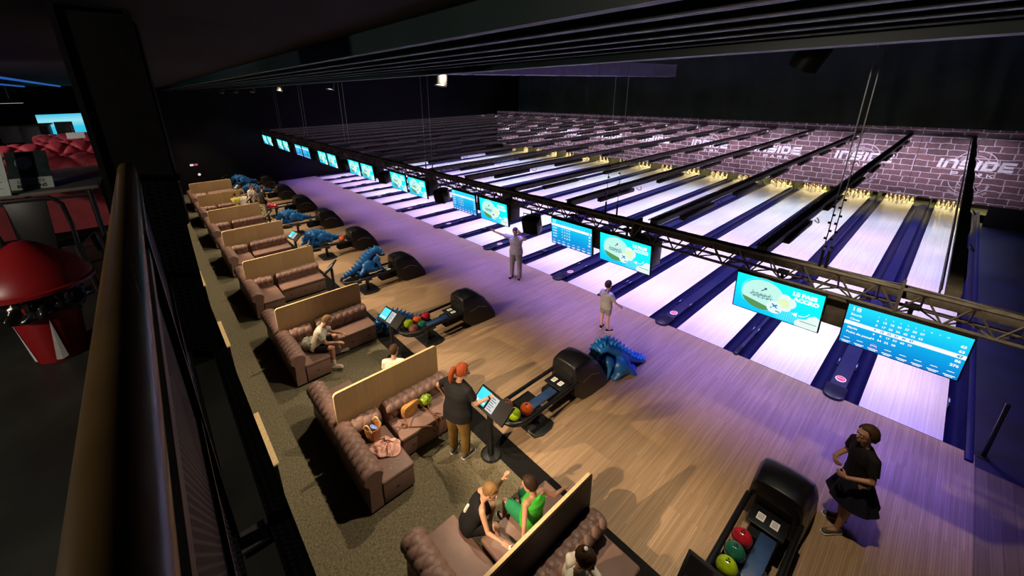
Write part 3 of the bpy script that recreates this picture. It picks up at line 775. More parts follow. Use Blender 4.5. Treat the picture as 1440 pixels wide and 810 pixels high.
# ------------------------------------------------------------------ divider panels and chesterfield seating
PX = lambda k: -2.93 - PITCH * k           # x of the k-th divider panel
PY0, PY1, PZ0, PZ1 = -7.60, -5.72, .10, 1.26
pan = None
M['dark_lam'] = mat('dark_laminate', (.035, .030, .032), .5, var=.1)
for k in range(8):
    lb = 'light oak divider panel in line with the gap between lanes %d and %d' % (16 - 2 * k, 17 - 2 * k)
    if pan is None:
        pan = thing('divider_panel', lb, 'divider', group='oak divider panels between the booths')
        r = .06
        pl = [(PY0, PZ0), (PY1, PZ0)] + [(PY1 - r + r * cos(R(a)), PZ1 - r + r * sin(R(a))) for a in range(0, 91, 15)] + [(PY0 + r + r * cos(R(a)), PZ1 - r + r * sin(R(a))) for a in range(90, 181, 15)]
        mb = MB(); mb.prism(pl, -.019, .019, 'x'); mb.build('board', 'oak', pan)
        # pale edging along top and ends
        e = pl[1:] + [pl[0]]; mb = MB()
        for (a, b), (c, d) in zip(e[:-1], e[1:]):
            n = V((-(d - b), c - a)).normalized() * -.004
            mb.add([(-.0195, a, b), (.0195, a, b), (.0195, c, d), (-.0195, c, d), (-.0195, a + n.x, b + n.y), (.0195, a + n.x, b + n.y), (.0195, c + n.x, d + n.y), (-.0195, c + n.x, d + n.y)],
                   [(4, 5, 6, 7), (0, 1, 5, 4), (3, 2, 6, 7), (0, 4, 7, 3), (1, 2, 6, 5)])
        mb.build('edge_band', 'oak_edge', pan)
        for yy in (PY0 + .25, PY1 - .25): MB().box((-.018, yy - .04, .002), (.018, yy + .04, PZ0)).build('foot', 'black', pan)
        t = pan
    else: t = dup(pan, label=lb)
    t.location = (PX(k), 0, 0)
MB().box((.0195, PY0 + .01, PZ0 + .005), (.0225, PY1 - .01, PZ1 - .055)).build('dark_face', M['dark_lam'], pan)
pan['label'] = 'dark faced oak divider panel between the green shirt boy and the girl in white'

def pillow(u, v):
    """deep-buttoned relief: 0 at buttons and along diagonal creases, 1 on the puffs"""
    a, b = u + v, u - v
    return min(1., (abs(sin(pi * a)) * abs(sin(pi * b))) ** .30 * 1.12)
def roll_profile(zseat, ztop, depth, nb=22):
    """closed section of a rolled back: (d, z), d grows away from the sitter"""
    r = depth * .5; zc = ztop - r
    front = [(.035 * (1 - i / 6.) ** 1.0, zseat + (zc - .02 - zseat) * i / 6.) for i in range(7)]
    rollp = [(r - (r + .02) * cos(a), zc + r * sin(a)) for a in [pi * 1.28 * i / nb for i in range(nb + 1)]]
    return front + rollp
def tufted_back(mb, Ln, zseat, ztop, depth, X, du=.155, h=.034, mi=0, zbot=.05):
    pr = roll_profile(zseat, ztop, depth); m = len(pr)
    s = [0]
    for i in range(1, m): s.append(s[-1] + math.hypot(pr[i][0] - pr[i - 1][0], pr[i][1] - pr[i - 1][1]))
    nu = max(8, int(Ln / .017)); nrm = []
    for i in range(m):
        a, b = pr[max(0, i - 1)], pr[min(m - 1, i + 1)]; t = V((b[0] - a[0], b[1] - a[1])).normalized(); nrm.append((-t.y, t.x))
    # resample profile finely
    fine = []; T = s[-1]; nv = int(T / .014)
    for j in range(nv + 1):
        q = T * j / nv; i = max(k for k in range(m) if s[k] <= q + 1e-9); i = min(i, m - 2); w = (q - s[i]) / max(1e-6, s[i + 1] - s[i])
        fine.append((pr[i][0] * (1 - w) + pr[i + 1][0] * w, pr[i][1] * (1 - w) + pr[i + 1][1] * w, nrm[i][0] * (1 - w) + nrm[i + 1][0] * w, nrm[i][1] * (1 - w) + nrm[i + 1][1] * w, q))
    cols = max(2, round(Ln / du)); dv = .15
    def fn(u, v):
        j = min(nv, int(round(v * nv))); d, z, nx, nz, q = fine[j]
        xx = u * Ln; fade = min(1, xx / .03, (Ln - xx) / .03); top = min(1., max(0., (T - q) / .12))
        hh = h * pillow(u * cols, q / dv * .5 * 1.) * fade * max(.25, top) - h * .5
        return (xx, d + nx * hh, z + nz * hh)
    g = MB(); g.grid(fn, nu, nv)
    # back face, bottom and end scrolls
    first = [g.v[i] for i in range(nu + 1)]; last = [g.v[nv * (nu + 1) + i] for i in range(nu + 1)]
    back = depth * .86
    extra = [[(p[0], back - .02, p[2] - .04) for p in last], [(p[0], back, zbot) for p in last], [(p[0], .04, zbot) for p in first], first]
    prev = last
    for nx_ in extra:
        o = len(g.v); g.v += list(prev) + list(nx_); L_ = nu + 1
        for i in range(nu): g.f.append((o + i, o + i + 1, o + L_ + i + 1, o + L_ + i)); g.m.append(0)
        prev = nx_
    for e in (0, nu):
        loop = [g.v[j * (nu + 1) + e] for j in range(nv + 1)] + [x[e] for x in extra[:-1]]
        o = len(g.v); g.v += loop; g.f.append(tuple(range(o, o + len(loop)))); g.m.append(0)
    mb.add(g.v, g.f, mi, X)
def rounded_seat(mb, x0, x1, y0, y1, z0, z1, crown=.02, r=.035, mi=0):
    nx, ny = 14, 14
    def fn(u, v):
        return (x0 + (x1 - x0) * u, y0 + (y1 - y0) * v, z1 + crown * (sin(pi * u) * sin(pi * v)) ** .5 - crown)
    g = MB(); g.box((x0, y0, z0), (x1, y1, z1)); mb.add(g.v, g.f, mi)
def leather_seat(name, par, x0, x1, y0, y1, z0=.36, z1=.44):
    mb = MB(); mb.box((x0, y0, z0), (x1, y1, z1)); return mb.build(name, 'leather', par, bevel=.03, seg=4)
WL = 1.17
def make_walk_sofa(mir, label):
    """two-seat piece along the walkway; the arm stands against the divider panel at local x=0 (mir=-1 mirrors it)"""
    t = thing('chesterfield_settee', label, 'sofa', group='settees along the walkway')
    # back along x, local y: front of back at 0, sitter faces +y
    Xb = Matrix(((mir, 0, 0, .0 if mir > 0 else 0), (0, -1, 0, 0), (0, 0, 1, 0), (0, 0, 0, 1)))
    mb = MB(); tufted_back(mb, WL, .40, .74, .27, Xb); mb.build('backrest', 'leather', t, smooth=True, ang=55)
    Xa = Matrix(((0, -mir, 0, mir * .235), (1, 0, 0, .0), (0, 0, 1, 0), (0, 0, 0, 1)))
    mb = MB(); tufted_back(mb, .445, .40, .725, .235, Xa); mb.build('armrest', 'leather', t, smooth=True, ang=55)
    a, b = sorted((mir * .20, mir * WL)); leather_seat('seat', t, a, b, -.03, .49)
    MB().box((a, -.02, .05), (b, .47, .37)).build('seat_base', 'leather', t, bevel=.012)
    a, b = sorted((mir * .03, mir * (WL - .02))); MB().box((a, -.2, .0), (b, .44, .06)).build('plinth', 'matte_black', t)
    mb = MB(); mb.ell((mir * (WL + .002), .20, .22), (.006, .028, .016), n=12, m=6); mb.ell((mir * .7, .472, .2), (.028, .006, .016), n=12, m=6); mb.build('button', 'leather_dark', t, smooth=True)
    return t
BL = 1.19
def make_bench(label):
    """bench backed by the panel at local x=0, facing +x, running along +y"""
    t = thing('tufted_bench', label, 'bench', group='tufted benches against the divider panels')
    Xb = Matrix(((0, -1, 0, .225), (1, 0, 0, .0), (0, 0, 1, 0), (0, 0, 0, 1)))
    mb = MB(); tufted_back(mb, BL, .40, .74, .225, Xb); mb.build('backrest', 'leather', t, smooth=True, ang=55)
    leather_seat('seat', t, .19, .70, .0, BL, .355, .44)
    MB().box((.05, .01, .05), (.685, BL - .01, .365)).build('seat_base', 'leather', t, bevel=.012)
    for i in range(3):
        mb = MB(); mb.ell((.686, BL * (i + .5) / 3, .21), (.007, .035, .018), n=14, m=6); mb.build('button', 'leather_dark', t, smooth=True)
    MB().box((.06, .03, 0), (.64, BL - .03, .06)).build('plinth', 'matte_black', t)
    return t
GAP = .03
WY = -7.43; BY = -6.885
wsA = wsB = bn = None
for k in range(-1, 9):
    # booth between panel k+1 (far side) and panel k (near side), opposite lanes a,b
    a, b = 15 - 2 * k, 16 - 2 * k
    if k <= 7:
        if k + 1 <= 7 and k >= -1:
            X0 = PX(k + 1) + GAP; l1 = 'buttoned settee by the walkway, lanes %d and %d booth, next to lane %d' % (a, b, a - 1)
            if wsA is None: wsA = make_walk_sofa(1, l1); t = wsA
            else: t = dup(wsA, label=l1)
            t.location = (X0, WY, 0)
            l2 = 'buttoned bench of the lanes %d and %d booth, backed toward lane %d' % (a, b, a - 1)
            if bn is None: bn = make_bench(l2); t = bn
            else: t = dup(bn, label=l2)
            t.location = (X0, BY, 0)
        if k >= 0:
            X1 = PX(k) - GAP; l1 = 'buttoned settee by the walkway, lanes %d and %d booth, next to lane %d' % (a, b, b + 1)
            if wsB is None: wsB = make_walk_sofa(-1, l1); t = wsB
            else: t = dup(wsB, label=l1)
            t.location = (X1, WY, 0)
            l2 = 'buttoned bench of the lanes %d and %d booth, backed toward lane %d' % (a, b, b + 1)
            t = dup(bn, label=l2); t.location = (X1, BY + BL, 0); t.rotation_euler = (0, 0, pi)

# ------------------------------------------------------------------ ball returns
RX = lambda k: -1.42 - PITCH * k
BALLC = {'lime': (.28, .42, .01), 'red': (.40, .015, .03), 'green': (.015, .12, .08), 'orange': (.62, .10, .02), 'brown': (.16, .06, .05), 'pink': (.55, .03, .12), 'yellow': (.65, .42, .03), 'purple': (.16, .03, .20), 'magenta': (.45, .02, .16)}
for c, v in BALLC.items(): M['ball_' + c] = mat('%s_ball_resin' % c, v, .12, var=.35, scale=9, coat=.4)
def make_return(label):
    t = thing('ball_return', label, 'ball return', group='ball returns')
    # hood: rounded shell, tall mouth towards the seats (-y), sloping back towards the lanes
    rings = []
    for y, hw, zt, zb in ((-3.90, .27, .78, .34), (-3.88, .29, .83, .20), (-3.70, .305, .865, .05), (-3.45, .32, .84, .012), (-3.24, .33, .70, .012), (-3.04, .34, .42, .012), (-2.93, .335, .22, .012), (-2.90, .31, .10, .012)):
        ring = []; c = .35
        pts = [(-1.04, 0), (-1, .6), (-.95, .84), (-.82, .96), (-.5, 1.0), (0, 1.01), (.5, 1.0), (.82, .96), (.95, .84), (1, .6), (1.04, 0), (.5, 0), (-.5, 0)]
        rings.append([(p[0] * hw, y, zb + (zt - zb) * p[1]) for p in pts])
    mb = MB(); mb.loft(rings); mb.build('hood', 'black_gloss', t, smooth=True, ang=50, bevel=.012)
    mb = MB(); mb.box((-.2, -3.912, .45), (.2, -3.895, .62)); mb.build('hood_mouth', 'matte_black', t, bevel=.02)
    MB().box((-.20, -4.22, .44), (.20, -3.86, .475)).build('lower_lip', 'black_gloss', t, bevel=.015)
    for s in (-1, 1):
        mb = MB(); mb.tube([(s * .304, -3.70, .44), (s * .325, -3.45, .50), (s * .329, -3.2, .40)], .006, 5); mb.build('trim_line', 'steel', t, smooth=True)
        MB().cbox((s * .075, -4.07, .4785), (.085, .12, .004)).build('instruction_sticker', 'white_plastic', t)
        mb = MB()
        for i in range(4): mb.cbox((s * .075, -4.10 + i * .02, .4812), (.06, .005, .0015))
        mb.build('sticker_print', 'matte_black', t)
    # rack: two side tubes, blue belt channel between, round tray at the seat end
    for s in (-1, 1):
        mb = MB(); mb.tube([(s * .285, -3.85, .50), (s * .285, -4.4, .50), (s * .285, -5.12, .50), (s * .26, -5.28, .50), (s * .19, -5.41, .50), (s * .08, -5.48, .50), (0, -5.49, .50)], .036, 10); mb.build('side_rail', 'black_gloss', t, smooth=True)
    MB().box((-.02, -4.95, .42), (.15, -4.25, .46)).build('belt', 'belt', t, bevel=.01)
    MB().box((-.245, -5.1, .40), (-.02, -4.6, .425)).build('ball_track', 'matte_black', t, bevel=.008)
    mb = MB(); n = 24
    pl = [(.27 * cos(R(a)), -5.12 + .33 * sin(R(a))) for a in range(180, 361, 12)] + [(.27, -5.0), (-.27, -5.0)]
    mb.prism(pl, .395, .425, 'z'); mb.build('front_tray', 'black_gloss', t, bevel=.01)
    mb = MB(); mb.cyl((0, -4.75, .02), (0, -4.75, .42), .05); mb.cbox((0, -4.75, .40), (.5, .12, .03)); mb.build('pedestal', 'black', t, smooth=True)
    mb = MB(); mb.prism([(-.30, -5.0), (.30, -5.0), (.36, -4.85), (.36, -4.62), (.30, -4.5), (-.30, -4.5), (-.36, -4.62), (-.36, -4.85)], 0.0, .03, 'z'); mb.build('foot_plate', 'black', t, bevel=.008)
    MB().cbox((0, -4.1, .3), (.3, .5, .22)).build('lift_housing', 'matte_black', t, bevel=.02)
    return t
br0 = None; place = {}
for k in range(9):
    lb = 'black ball return with hood standing on the approach before lanes %d and %d' % (17 - 2 * k, 18 - 2 * k)
    if br0 is None: br0 = make_return(lb); t = br0
    else: t = dup(br0, label=lb)
    t.location = (RX(k), 0, 0); place[k] = t
BR = .108
ball0 = None
def ball(k, dx, y, c, z=.425 + BR, extra=''):
    global ball0
    nm = {'lime': 'lime green', 'red': 'deep red', 'green': 'dark green', 'orange': 'orange red', 'brown': 'purplish brown', 'pink': 'pink', 'yellow': 'yellow', 'purple': 'purple', 'magenta': 'magenta'}[c]
    mb = MB(); mb.ell((0, 0, 0), (BR, BR, BR), n=32, m=20)
    o = mb.build('bowling_ball', 'ball_' + c, loc=(RX(k) + dx, y, z), smooth=True)
    for i, (a, b) in enumerate(((.18, .30), (.32, .12), (.10, .05))):
        d = V((a - .2, b - .2, .92)).normalized(); h = MB(); h.cyl(d * (BR - .004), d * (BR + .0006), .012, n=10); h.build('finger_hole', 'matte_black', o)
    tag(o, '%s bowling ball %son the lanes %d and %d ball return' % (nm, extra, 17 - 2 * k, 18 - 2 * k), 'bowling ball', 'balls on the ball returns')
ball(0, -.135, -4.50 - .07, 'red'); ball(0, -.135, -4.80, 'green'); ball(0, -.135, -5.03, 'lime')
ball(1, .13, -5.03, 'orange'); ball(1, .07, -5.26, 'lime'); ball(1, -.15, -5.22, 'brown')
ball(2, -.13, -5.19, 'lime'); ball(2, -.13, -4.96, 'orange'); ball(2, -.13, -4.72, 'red'); ball(2, .12, -5.21, 'brown'); ball(2, .12, -4.98, 'green')
ball(4, .08, -4.18, 'orange', z=.478 + BR)
for i, c in enumerate(('orange', 'yellow', 'magenta', 'red', 'orange', 'pink')):
    ball(6, -.13 if i % 2 == 0 else .12, -5.22 + .22 * (i // 2) + (.0), c, extra='(%s of its row) ' % ('front', 'front', 'middle', 'middle', 'rear', 'rear')[i] if c == 'orange' else '')

# ------------------------------------------------------------------ dragon shaped ball ramps
def make_dino(label, kind):
    t = thing('dragon_ball_ramp', label, 'ball ramp', group='blue dragon ball ramps')
    sp = {'arch': [(0, .04, .05), (.2, .10, .07), (.42, .22, .10), (.62, .38, .12), (.80, .52, .12), (.96, .60, .105), (1.10, .56, .09), (1.17, .44, .075)],
          'lying': [(0, .06, .05), (.2, .09, .07), (.42, .15, .10), (.62, .27, .13), (.80, .38, .14), (.95, .43, .13), (1.10, .40, .12), (1.22, .30, .10), (1.26, .18, .085)]}[kind]
    # local: tail at x=0, head at +x, z up
    mb = MB()
    for (a, b, r), (c, d, q) in zip(sp[:-1], sp[1:]): mb.cap((a, 0, b), (c, 0, d), r, q)
    hx, hz, hr = sp[-1]
    mb.cap((hx, 0, hz), (hx + .10, 0, hz - .05), hr, hr * .62); mb.cap((hx - .02, .05, hz + .05), (hx - .05, .07, hz + .12), .02, .008); mb.cap((hx - .02, -.05, hz + .05), (hx - .05, -.07, hz + .12), .02, .008)
    for s in (-1, 1):
        mb.ell((.70, s * .13, .20), (.20, .09, .20)); mb.cap((.78, s * .16, .14), (.90, s * .17, .045), .07, .05); mb.cap((.55, s * .15, .16), (.44, s * .17, .04), .075, .05)
        mb.ell((.98, s * .11, .34), (.12, .07, .12)); mb.cap((1.0, s * .14, .28), (1.08, s * .15, .06), .055, .045)
    mb.box((.35, -.15, .0), (1.12, .15, .12))
    mb.build('body', 'dino', t, remesh=.014, sm=2)
    for i in range(15):
        u = (i + .4) / 15.; j = min(len(sp) - 2, int(u * (len(sp) - 1))); w = u * (len(sp) - 1) - j
        x_, z_, r_ = [sp[j][m] * (1 - w) + sp[j + 1][m] * w for m in range(3)]
        d = V((sp[j + 1][0] - sp[j][0], 0, sp[j + 1][1] - sp[j][1])).normalized(); n = V((-d.z, 0, d.x))
        for s in (-1, 1):
            mb = MB(); b = V((x_, s * r_ * .45, z_)) + n * r_ * .80; mb.cyl(b - d * .0, b + n * (.055 + .03 * sin(pi * u)) + V((0, s * .015, 0)) - d * .02, .034, .006, 6); mb.build('back_spike', 'dino_hi', t, smooth=True)
    for s in (-1, 1):
        mb = MB(); mb.ell((hx + .02, s * hr * .82, hz + .02), (.02, .012, .02), n=10, m=6); mb.build('eye', 'white_plastic', t, smooth=True)
    mb = MB(); mb.box((.18, -.045, .0), (1.1, .045, .03)); mb.build('ramp_base', 'black', t)
    return t
ZR = .548
d0 = make_dino('blue dragon ball ramp arched upright on the ball return before lanes 11 and 12', 'arch'); d0.location = (RX(3) - .05, -5.38, ZR); d0.rotation_euler = (0, 0, R(90))
d1 = make_dino('blue dragon ball ramp on the floor behind the lanes 13 and 14 touch screen', 'lying')
d1.location = (-8.95, -4.35, 0); d1.rotation_euler = (0, 0, R(-100))
for k, dx in ((4, -.05), (5, -.05), (7, -.05), (8, -.05)):
    t = dup(d1, label='blue dragon ball ramp lying on the ball return before lanes %d and %d' % (17 - 2 * k, 18 - 2 * k)); t.location = (RX(k) + dx, -4.15, ZR); t.rotation_euler = (0, 0, R(-90))
t = dup(d0, label='blue dragon ball ramp parked on the floor behind the hood of lanes 15 and 16'); t.location = (-4.35, -1.75, 0); t.rotation_euler = (0, 0, R(-112)); t.scale = (1.05, 1.75, 1.1)

# ------------------------------------------------------------------ touch screens on posts
def make_kiosk(label, on=True, paper=True):
    t = thing('touch_screen_post', label, 'touch screen', group='touch screens on posts')
    pl = [(.17 * cos(R(a)), .17 * sin(R(a))) for a in range(0, 360, 20)]
    mb = MB(); mb.prism(pl, 0, .022, 'z'); mb.build('base_plate', 'black', t, bevel=.006)
    mb = MB(); mb.tube([(.155 * cos(R(a)), .155 * sin(R(a)), .03) for a in range(0, 360, 20)], .008, 6, closed=True); mb.build('base_ring', 'black_gloss', t, smooth=True)
    mb = MB(); mb.box((-.045, -.035, .02), (.045, .035, 1.0)); mb.build('post', 'black', t, bevel=.012)
    X = Matrix.Translation((0.03, -.02, 1.08)) @ Matrix.Rotation(R(-52), 4, 'X') @ Matrix.Scale(.84, 4, (0, 0, 1))
    mb = MB(); mb.box((-.30, -.02, -.19), (.40, .025, .19), X=X); h = mb.build('housing', 'screen_bezel', t, bevel=.012)
    mb = MB(); mb.box((-.27, -.0235, -.13), (-.05, -.0205, .15), X=X); mb.build('touch_display', M['kiosk_blue'] if on else M['black_gloss'], h)
    mb = MB()
    for i in range(3): mb.box((-.25 + .07 * i, -.0250, -.10), (-.20 + .07 * i, -.0236, -.06), X=X)
    mb.build('display_buttons', 's_white' if on else 'black', h)
    mb = MB(); mb.box((-.01, -.0235, -.14), (.14, -.0205, .14), X=X); mb.build('notice_sheet', M['kiosk_paper'] if paper else M['screen_bezel'], h)
    mb = MB()
    for i in range(6): mb.box((.005, -.0248, -.11 + .04 * i), (.11 - .03 * (i % 2), -.0237, -.095 + .04 * i), X=X)
    mb.build('notice_print', 's_dark', h)
    mb = MB(); mb.cyl((0, 0, .98), (0.0, .0, 1.06), .03); mb.build('swivel', 'black', t, smooth=True)
    return t
M['kiosk_blue'] = emit('touch_display_blue', (.05, .75, .9), 1.1); M['kiosk_paper'] = emit('notice_paper_glow', (.75, .8, .82), .75)  # the notice is plain paper; its glow stands in for light falling on it
kk = make_kiosk('black touch screen post with lit display beside the red-haired woman'); kk.location = (-4.76, -5.76, 0)
for k in range(9):
    if k == 1: continue
    lb = 'black touch screen post at the edge of the carpet before lanes %d and %d' % (17 - 2 * k, 18 - 2 * k)
    t = dup(kk, label=lb) if k in (2, 4) else make_kiosk(lb, False, k > 0); t.location = ({0: -1.52, 2: -8.06, 3: -11.5}.get(k, RX(k) + .02), -5.74, 0); t.rotation_euler = (0, 0, R((0, 0, 8, -34, 10, -25, -20, 15, -30)[k])); t.scale = (.9, .9, 1) if k > 2 else (1, 1, 1)

# ------------------------------------------------------------------ things left on the seats of the lanes 15 and 16 booth
M['tan'] = mat('tan_leather', (.50, .25, .06), .5, var=.15); M['brown_strap'] = mat('brown_strap', (.16, .06, .03), .5)
M['wicker'] = mat('brown_woven_basket', (.36, .16, .05), .6, var=.3, scale=40, bump=.4); M['pink'] = mat('pink_cloth', (.72, .40, .35), .8, var=.18, scale=8, bump=.2)
M['greenpat'] = mat('lime_patterned_vinyl', (.25, .38, .03), .35, var=.95, scale=28)
M['greycloth'] = mat('grey_green_cloth', (.25, .27, .22), .9, var=.35, scale=14, bump=.3)
t = thing('handbag', 'tan leather handbag with brown straps lying on the bench of the pink jacket booth', 'handbag', (-6.02, -6.50, .443)); t.rotation_euler = (0, 0, R(12))
rings = [[(hw * cos(R(a)) * 1.0, L_ * sin(R(a)), z) for a in range(0, 360, 20)] for hw, L_, z in ((.085, .17, 0), (.095, .18, .05), (.09, .175, .11), (.07, .165, .16), (.045, .155, .19), (.03, .14, .195))]
mb = MB(); mb.loft(rings); mb.build('bag_body', 'tan', t, smooth=True, ang=60)
mb = MB(); mb.prism([(-.16, .10), (.16, .10), (.165, .19), (.14, .215), (-.14, .215), (-.165, .19)], .055, .085, 'x'); mb.build('flap', 'tan', t, bevel=.01)
mb = MB(); mb.tube([(.05, -.16, .14), (.14, -.22, .09), (.24, -.24, .02), (.36, -.14, .012), (.47, -.05, .012), (.53, 0.0, .008), (.575, .04, -.05), (.585, .1, -.2), (.58, .14, -.30), (.585, .2, -.22), (.56, .22, -.05), (.50, .22, .01), (.30, .2, .012), (.12, .16, .08), (.06, .15, .14)], .010, 6); mb.build('strap', 'brown_strap', t, smooth=True)
mb = MB(); mb.tube([(.16 + .05 * cos(R(a)), -.27 + .035 * sin(R(a)), .012) for a in range(0, 360, 20)], .009, 6, closed=True); mb.build('strap_ring', 'brown_strap', t, smooth=True)
t = thing('sport_ball', 'small lime patterned ball with dangling red brown strap beside the tan handbag', 'ball', (-5.98, -6.20, .443 + .10))
mb = MB(); mb.ell((0, 0, 0), (.10, .12, .10)); mb.build('ball_body', 'greenpat', t, smooth=True)
mb = MB(); mb.tube([(.09, .0, -.03), (.15, -.03, -.09), (.28, -.04, -.088), (.40, -.05, -.09), (.43, -.05, -.14), (.44, -.05, -.30)], .011, 6); mb.tube([(.28, -.04, -.088), (.30, .03, -.086), (.36, .07, -.086)], .011, 6); mb.build('strap', 'brown_strap', t, smooth=True)
t = thing('basket_bag', 'brown woven basket bag with a blue item beside the pink jacket', 'bag', (-5.93, -7.20, .445)); t.rotation_euler = (0, 0, R(20))
rings = [[(a * cos(R(q)), b * sin(R(q)), z) for q in range(0, 360, 20)] for a, b, z in ((.11, .10, 0), (.125, .115, .12), (.14, .125, .24), (.13, .115, .24), (.115, .10, .12), (.10, .09, .03))]
mb = MB(); mb.loft(rings); mb.build('basket', 'wicker', t, smooth=True, ang=60)
for s in (-1, 1):
    mb = MB(); mb.tube([(-.09 + .18 * i / 10, s * .10, .22 + .10 * sin(pi * i / 10)) for i in range(11)], .011, 6); mb.build('handle', 'oak_edge', t, smooth=True)
mb = MB(); mb.ell((0.02, .01, .205), (.08, .035, .03)); mb.build('blue_item', mat('blue_foil', (.15, .25, .65), .3, var=.6, scale=30), t, smooth=True)
random.seed(3)
t = thing('jacket', 'crumpled pink jacket with dark cords on the settee seat', 'jacket', (-5.62, -7.14, .447))
def cloth(u, v):
    a = 2 * pi * u; r = v * (.21 + .035 * sin(2 * a + .6) + .02 * sin(5 * a))
    z = .085 * (1 - v ** 2.2) + .028 * sin(7 * u * 2 * pi + 9 * v) * v * (1 - v) * 2.2 + .018 * sin(11 * v + 3 * sin(a * 2))
    return (r * cos(a) * .95, r * sin(a) * 1.05, max(.004, z))
mb = MB(); mb.grid(cloth, 64, 18); mb.build('cloth', 'pink', t, smooth=True, ang=180, solid=.006)
mb = MB(); mb.tube([(-.16, -.04, .06), (-.08, 0, .115), (0, .02, .105), (.1, -.03, .095), (.17, -.06, .055)], .008, 6); mb.tube([(-.06, -.06, .10), (-.02, .03, .115), (.05, .1, .085)], .008, 6); mb.tube([(-.12, .03, .085), (-.02, .0, .115)], .01, 6); mb.build('cord', M['leather_dark'], t, smooth=True)
mb = MB()
for i in range(11): mb.ell((-5.28 + random.uniform(-.06, .06), -7.16 + random.uniform(-.12, .1), .4405), (.008, .006, .004), n=6, m=4)
tag(mb.build('crumbs', 'white_plastic'), 'white crumbs scattered on the settee seat below the pink jacket', 'crumbs', kind='stuff')
t = thing('backpack', 'grey green crumpled bag behind the boy in the white shirt', 'bag', (-9.02, -7.20, .445))
def lump(u, v):
    a = 2 * pi * u; ph = pi * (v - .5); k_ = 1 + .10 * sin(5 * a + 6 * v) + .07 * sin(9 * a - 7 * v)
    return (.17 * cos(ph) * cos(a) * k_, .14 * cos(ph) * sin(a) * k_, .13 + .13 * sin(ph) * k_)
mb = MB(); mb.grid(lump, 44, 20); mb.build('bag_body', 'greycloth', t, smooth=True, ang=180)
mb = MB(); mb.tube([(.1, -.05, .18), (.17, 0, .2), (.2, .08, .12), (.16, .1, .03)], .012, 6); mb.build('strap', M['leather_dark'], t, smooth=True)

# ------------------------------------------------------------------ shelf tables under the balcony edge
lt = None
for k in range(5):
    xx = PX(k + 1) - .02
    lb = 'black standing shelf with pale wood top opposite the lanes %d and %d panel' % (14 - 2 * k, 15 - 2 * k)
    if lt is None:
        lt = thing('standing_shelf', lb, 'shelf', group='standing shelves along the walkway')
        MB().box((-.58, -.30, 1.075), (.58, .0, 1.10)).build('wood_top', 'oak_edge', lt, bevel=.003)
        MB().box((-.57, -.29, 0), (.57, -.02, 1.074)).build('body', 'matte_black', lt)
        t = lt
    else: t = dup(lt, label=lb)
    t.location = (xx, -8.53, 0)

# ------------------------------------------------------------------ balcony, railing, column
BZ = 4.2
struct(MB().box((XF0, -12.5, 3.75), (XF1, -8.93, BZ)).build('floor_balcony', 'lounge_floor'))
struct(MB().box((XF0, -8.93, 3.72), (XF1, -8.86, BZ + .06)).build('trim_balcony_fascia', 'matte_black'))
rail = thing('balcony_railing', 'balcony railing with brown round handrail and black mesh infill', 'railing', (0, -9.05, 0))
mb = MB(); mb.cyl((-3.25, 0, 5.355), (2.0, 0, 5.355), .031, n=28); mb.build('handrail', 'handrail', rail, smooth=True)
mb = MB(); mb.box((-30, .005, 5.27), (2.0, .03, 5.30)); mb.build('top_bar', 'black', rail)
mb = MB(); mb.box((-30, .005, 4.27), (2.0, .03, 4.30)); mb.build('bottom_bar', 'black', rail)
mb = MB(); mb.box((-30, .01, 4.76), (2.0, .03, 4.785)); mb.build('mid_bar', 'black', rail)
for i in range(8):
    xx = .9 - 1.55 * i; mb = MB(); mb.box((xx - .022, -.0, BZ), (xx + .022, .035, 5.335)); mb.build('post', 'black', rail)
    MB().cbox((xx, .06, BZ + .02), (.08, .10, .012)).build('post_foot', 'steel', rail)
mb = MB(); mb.add([(-12, .018, 4.30), (.9, .018, 4.30), (.9, .018, 5.27), (-12, .018, 5.27)], [(0, 1, 2, 3)]); mb.build('mesh_infill', 'grid', rail)
t = thing('steel_column', 'massive black steel column rising from the balcony floor past the handrail', 'column', (-3.62, -9.02, 0)); struct(t)
mb = MB(); mb.box((-.16, -.13, BZ), (.16, -.11, 6.02)); mb.box((-.16, .11, BZ), (.16, .13, 6.02)); mb.box((-.15, -.11, BZ), (.15, .11, 6.0)); mb.build('column_shaft', 'matte_black', t)
t = thing('hanging_box_duct', 'black vertical box duct fixed to the outside of the balcony edge beside the column', 'duct', (-4.02, -8.90, 0))
mb = MB(); mb.box((-.26, -.04, 4.93), (.26, .04, 6.02)); mb.build('box_duct', 'matte_black', t, bevel=.03)
mb = MB(); mb.box((-.265, -.045, 5.2), (.265, .045, 5.24)); mb.build('joint_band', 'black', t)

# ------------------------------------------------------------------ lounge on the balcony
t = thing('waste_bin', 'red litter bin with a domed conical lid and black liner on the balcony', 'bin', (-4.16, -9.61, BZ)); t.scale = (.80, .80, .72)
mb = MB(); mb.lathe([(.135, 0), (.142, .02), (.195, .56), (.185, .56), (.13, .03)], 32); b = mb.build('bin_body', 'red_plastic', t, smooth=True)
def bagf(u, v):
    a = 2 * pi * u; r = .212 + .02 * sin(9 * a + 4 * v) + .012 * sin(17 * a - 5 * v) + (.03 if v < .3 else 0)
    return (r * cos(a), r * sin(a), .44 + .20 * v + .02 * sin(5 * a))
mb = MB(); mb.grid(bagf, 90, 10); mb.build('bin_liner', 'bag_black', t, smooth=True, ang=180, solid=.004)
mb = MB(); mb.lathe([(.295, .62), (.315, .63), (.318, .655), (.302, .665), (.295, .70), (.235, .80), (.165, .88), (.09, .955), (.04, .99), (.01, .995)], 40); mb.build('lid', 'red_plastic', t, smooth=True, ang=30)
mb = MB()
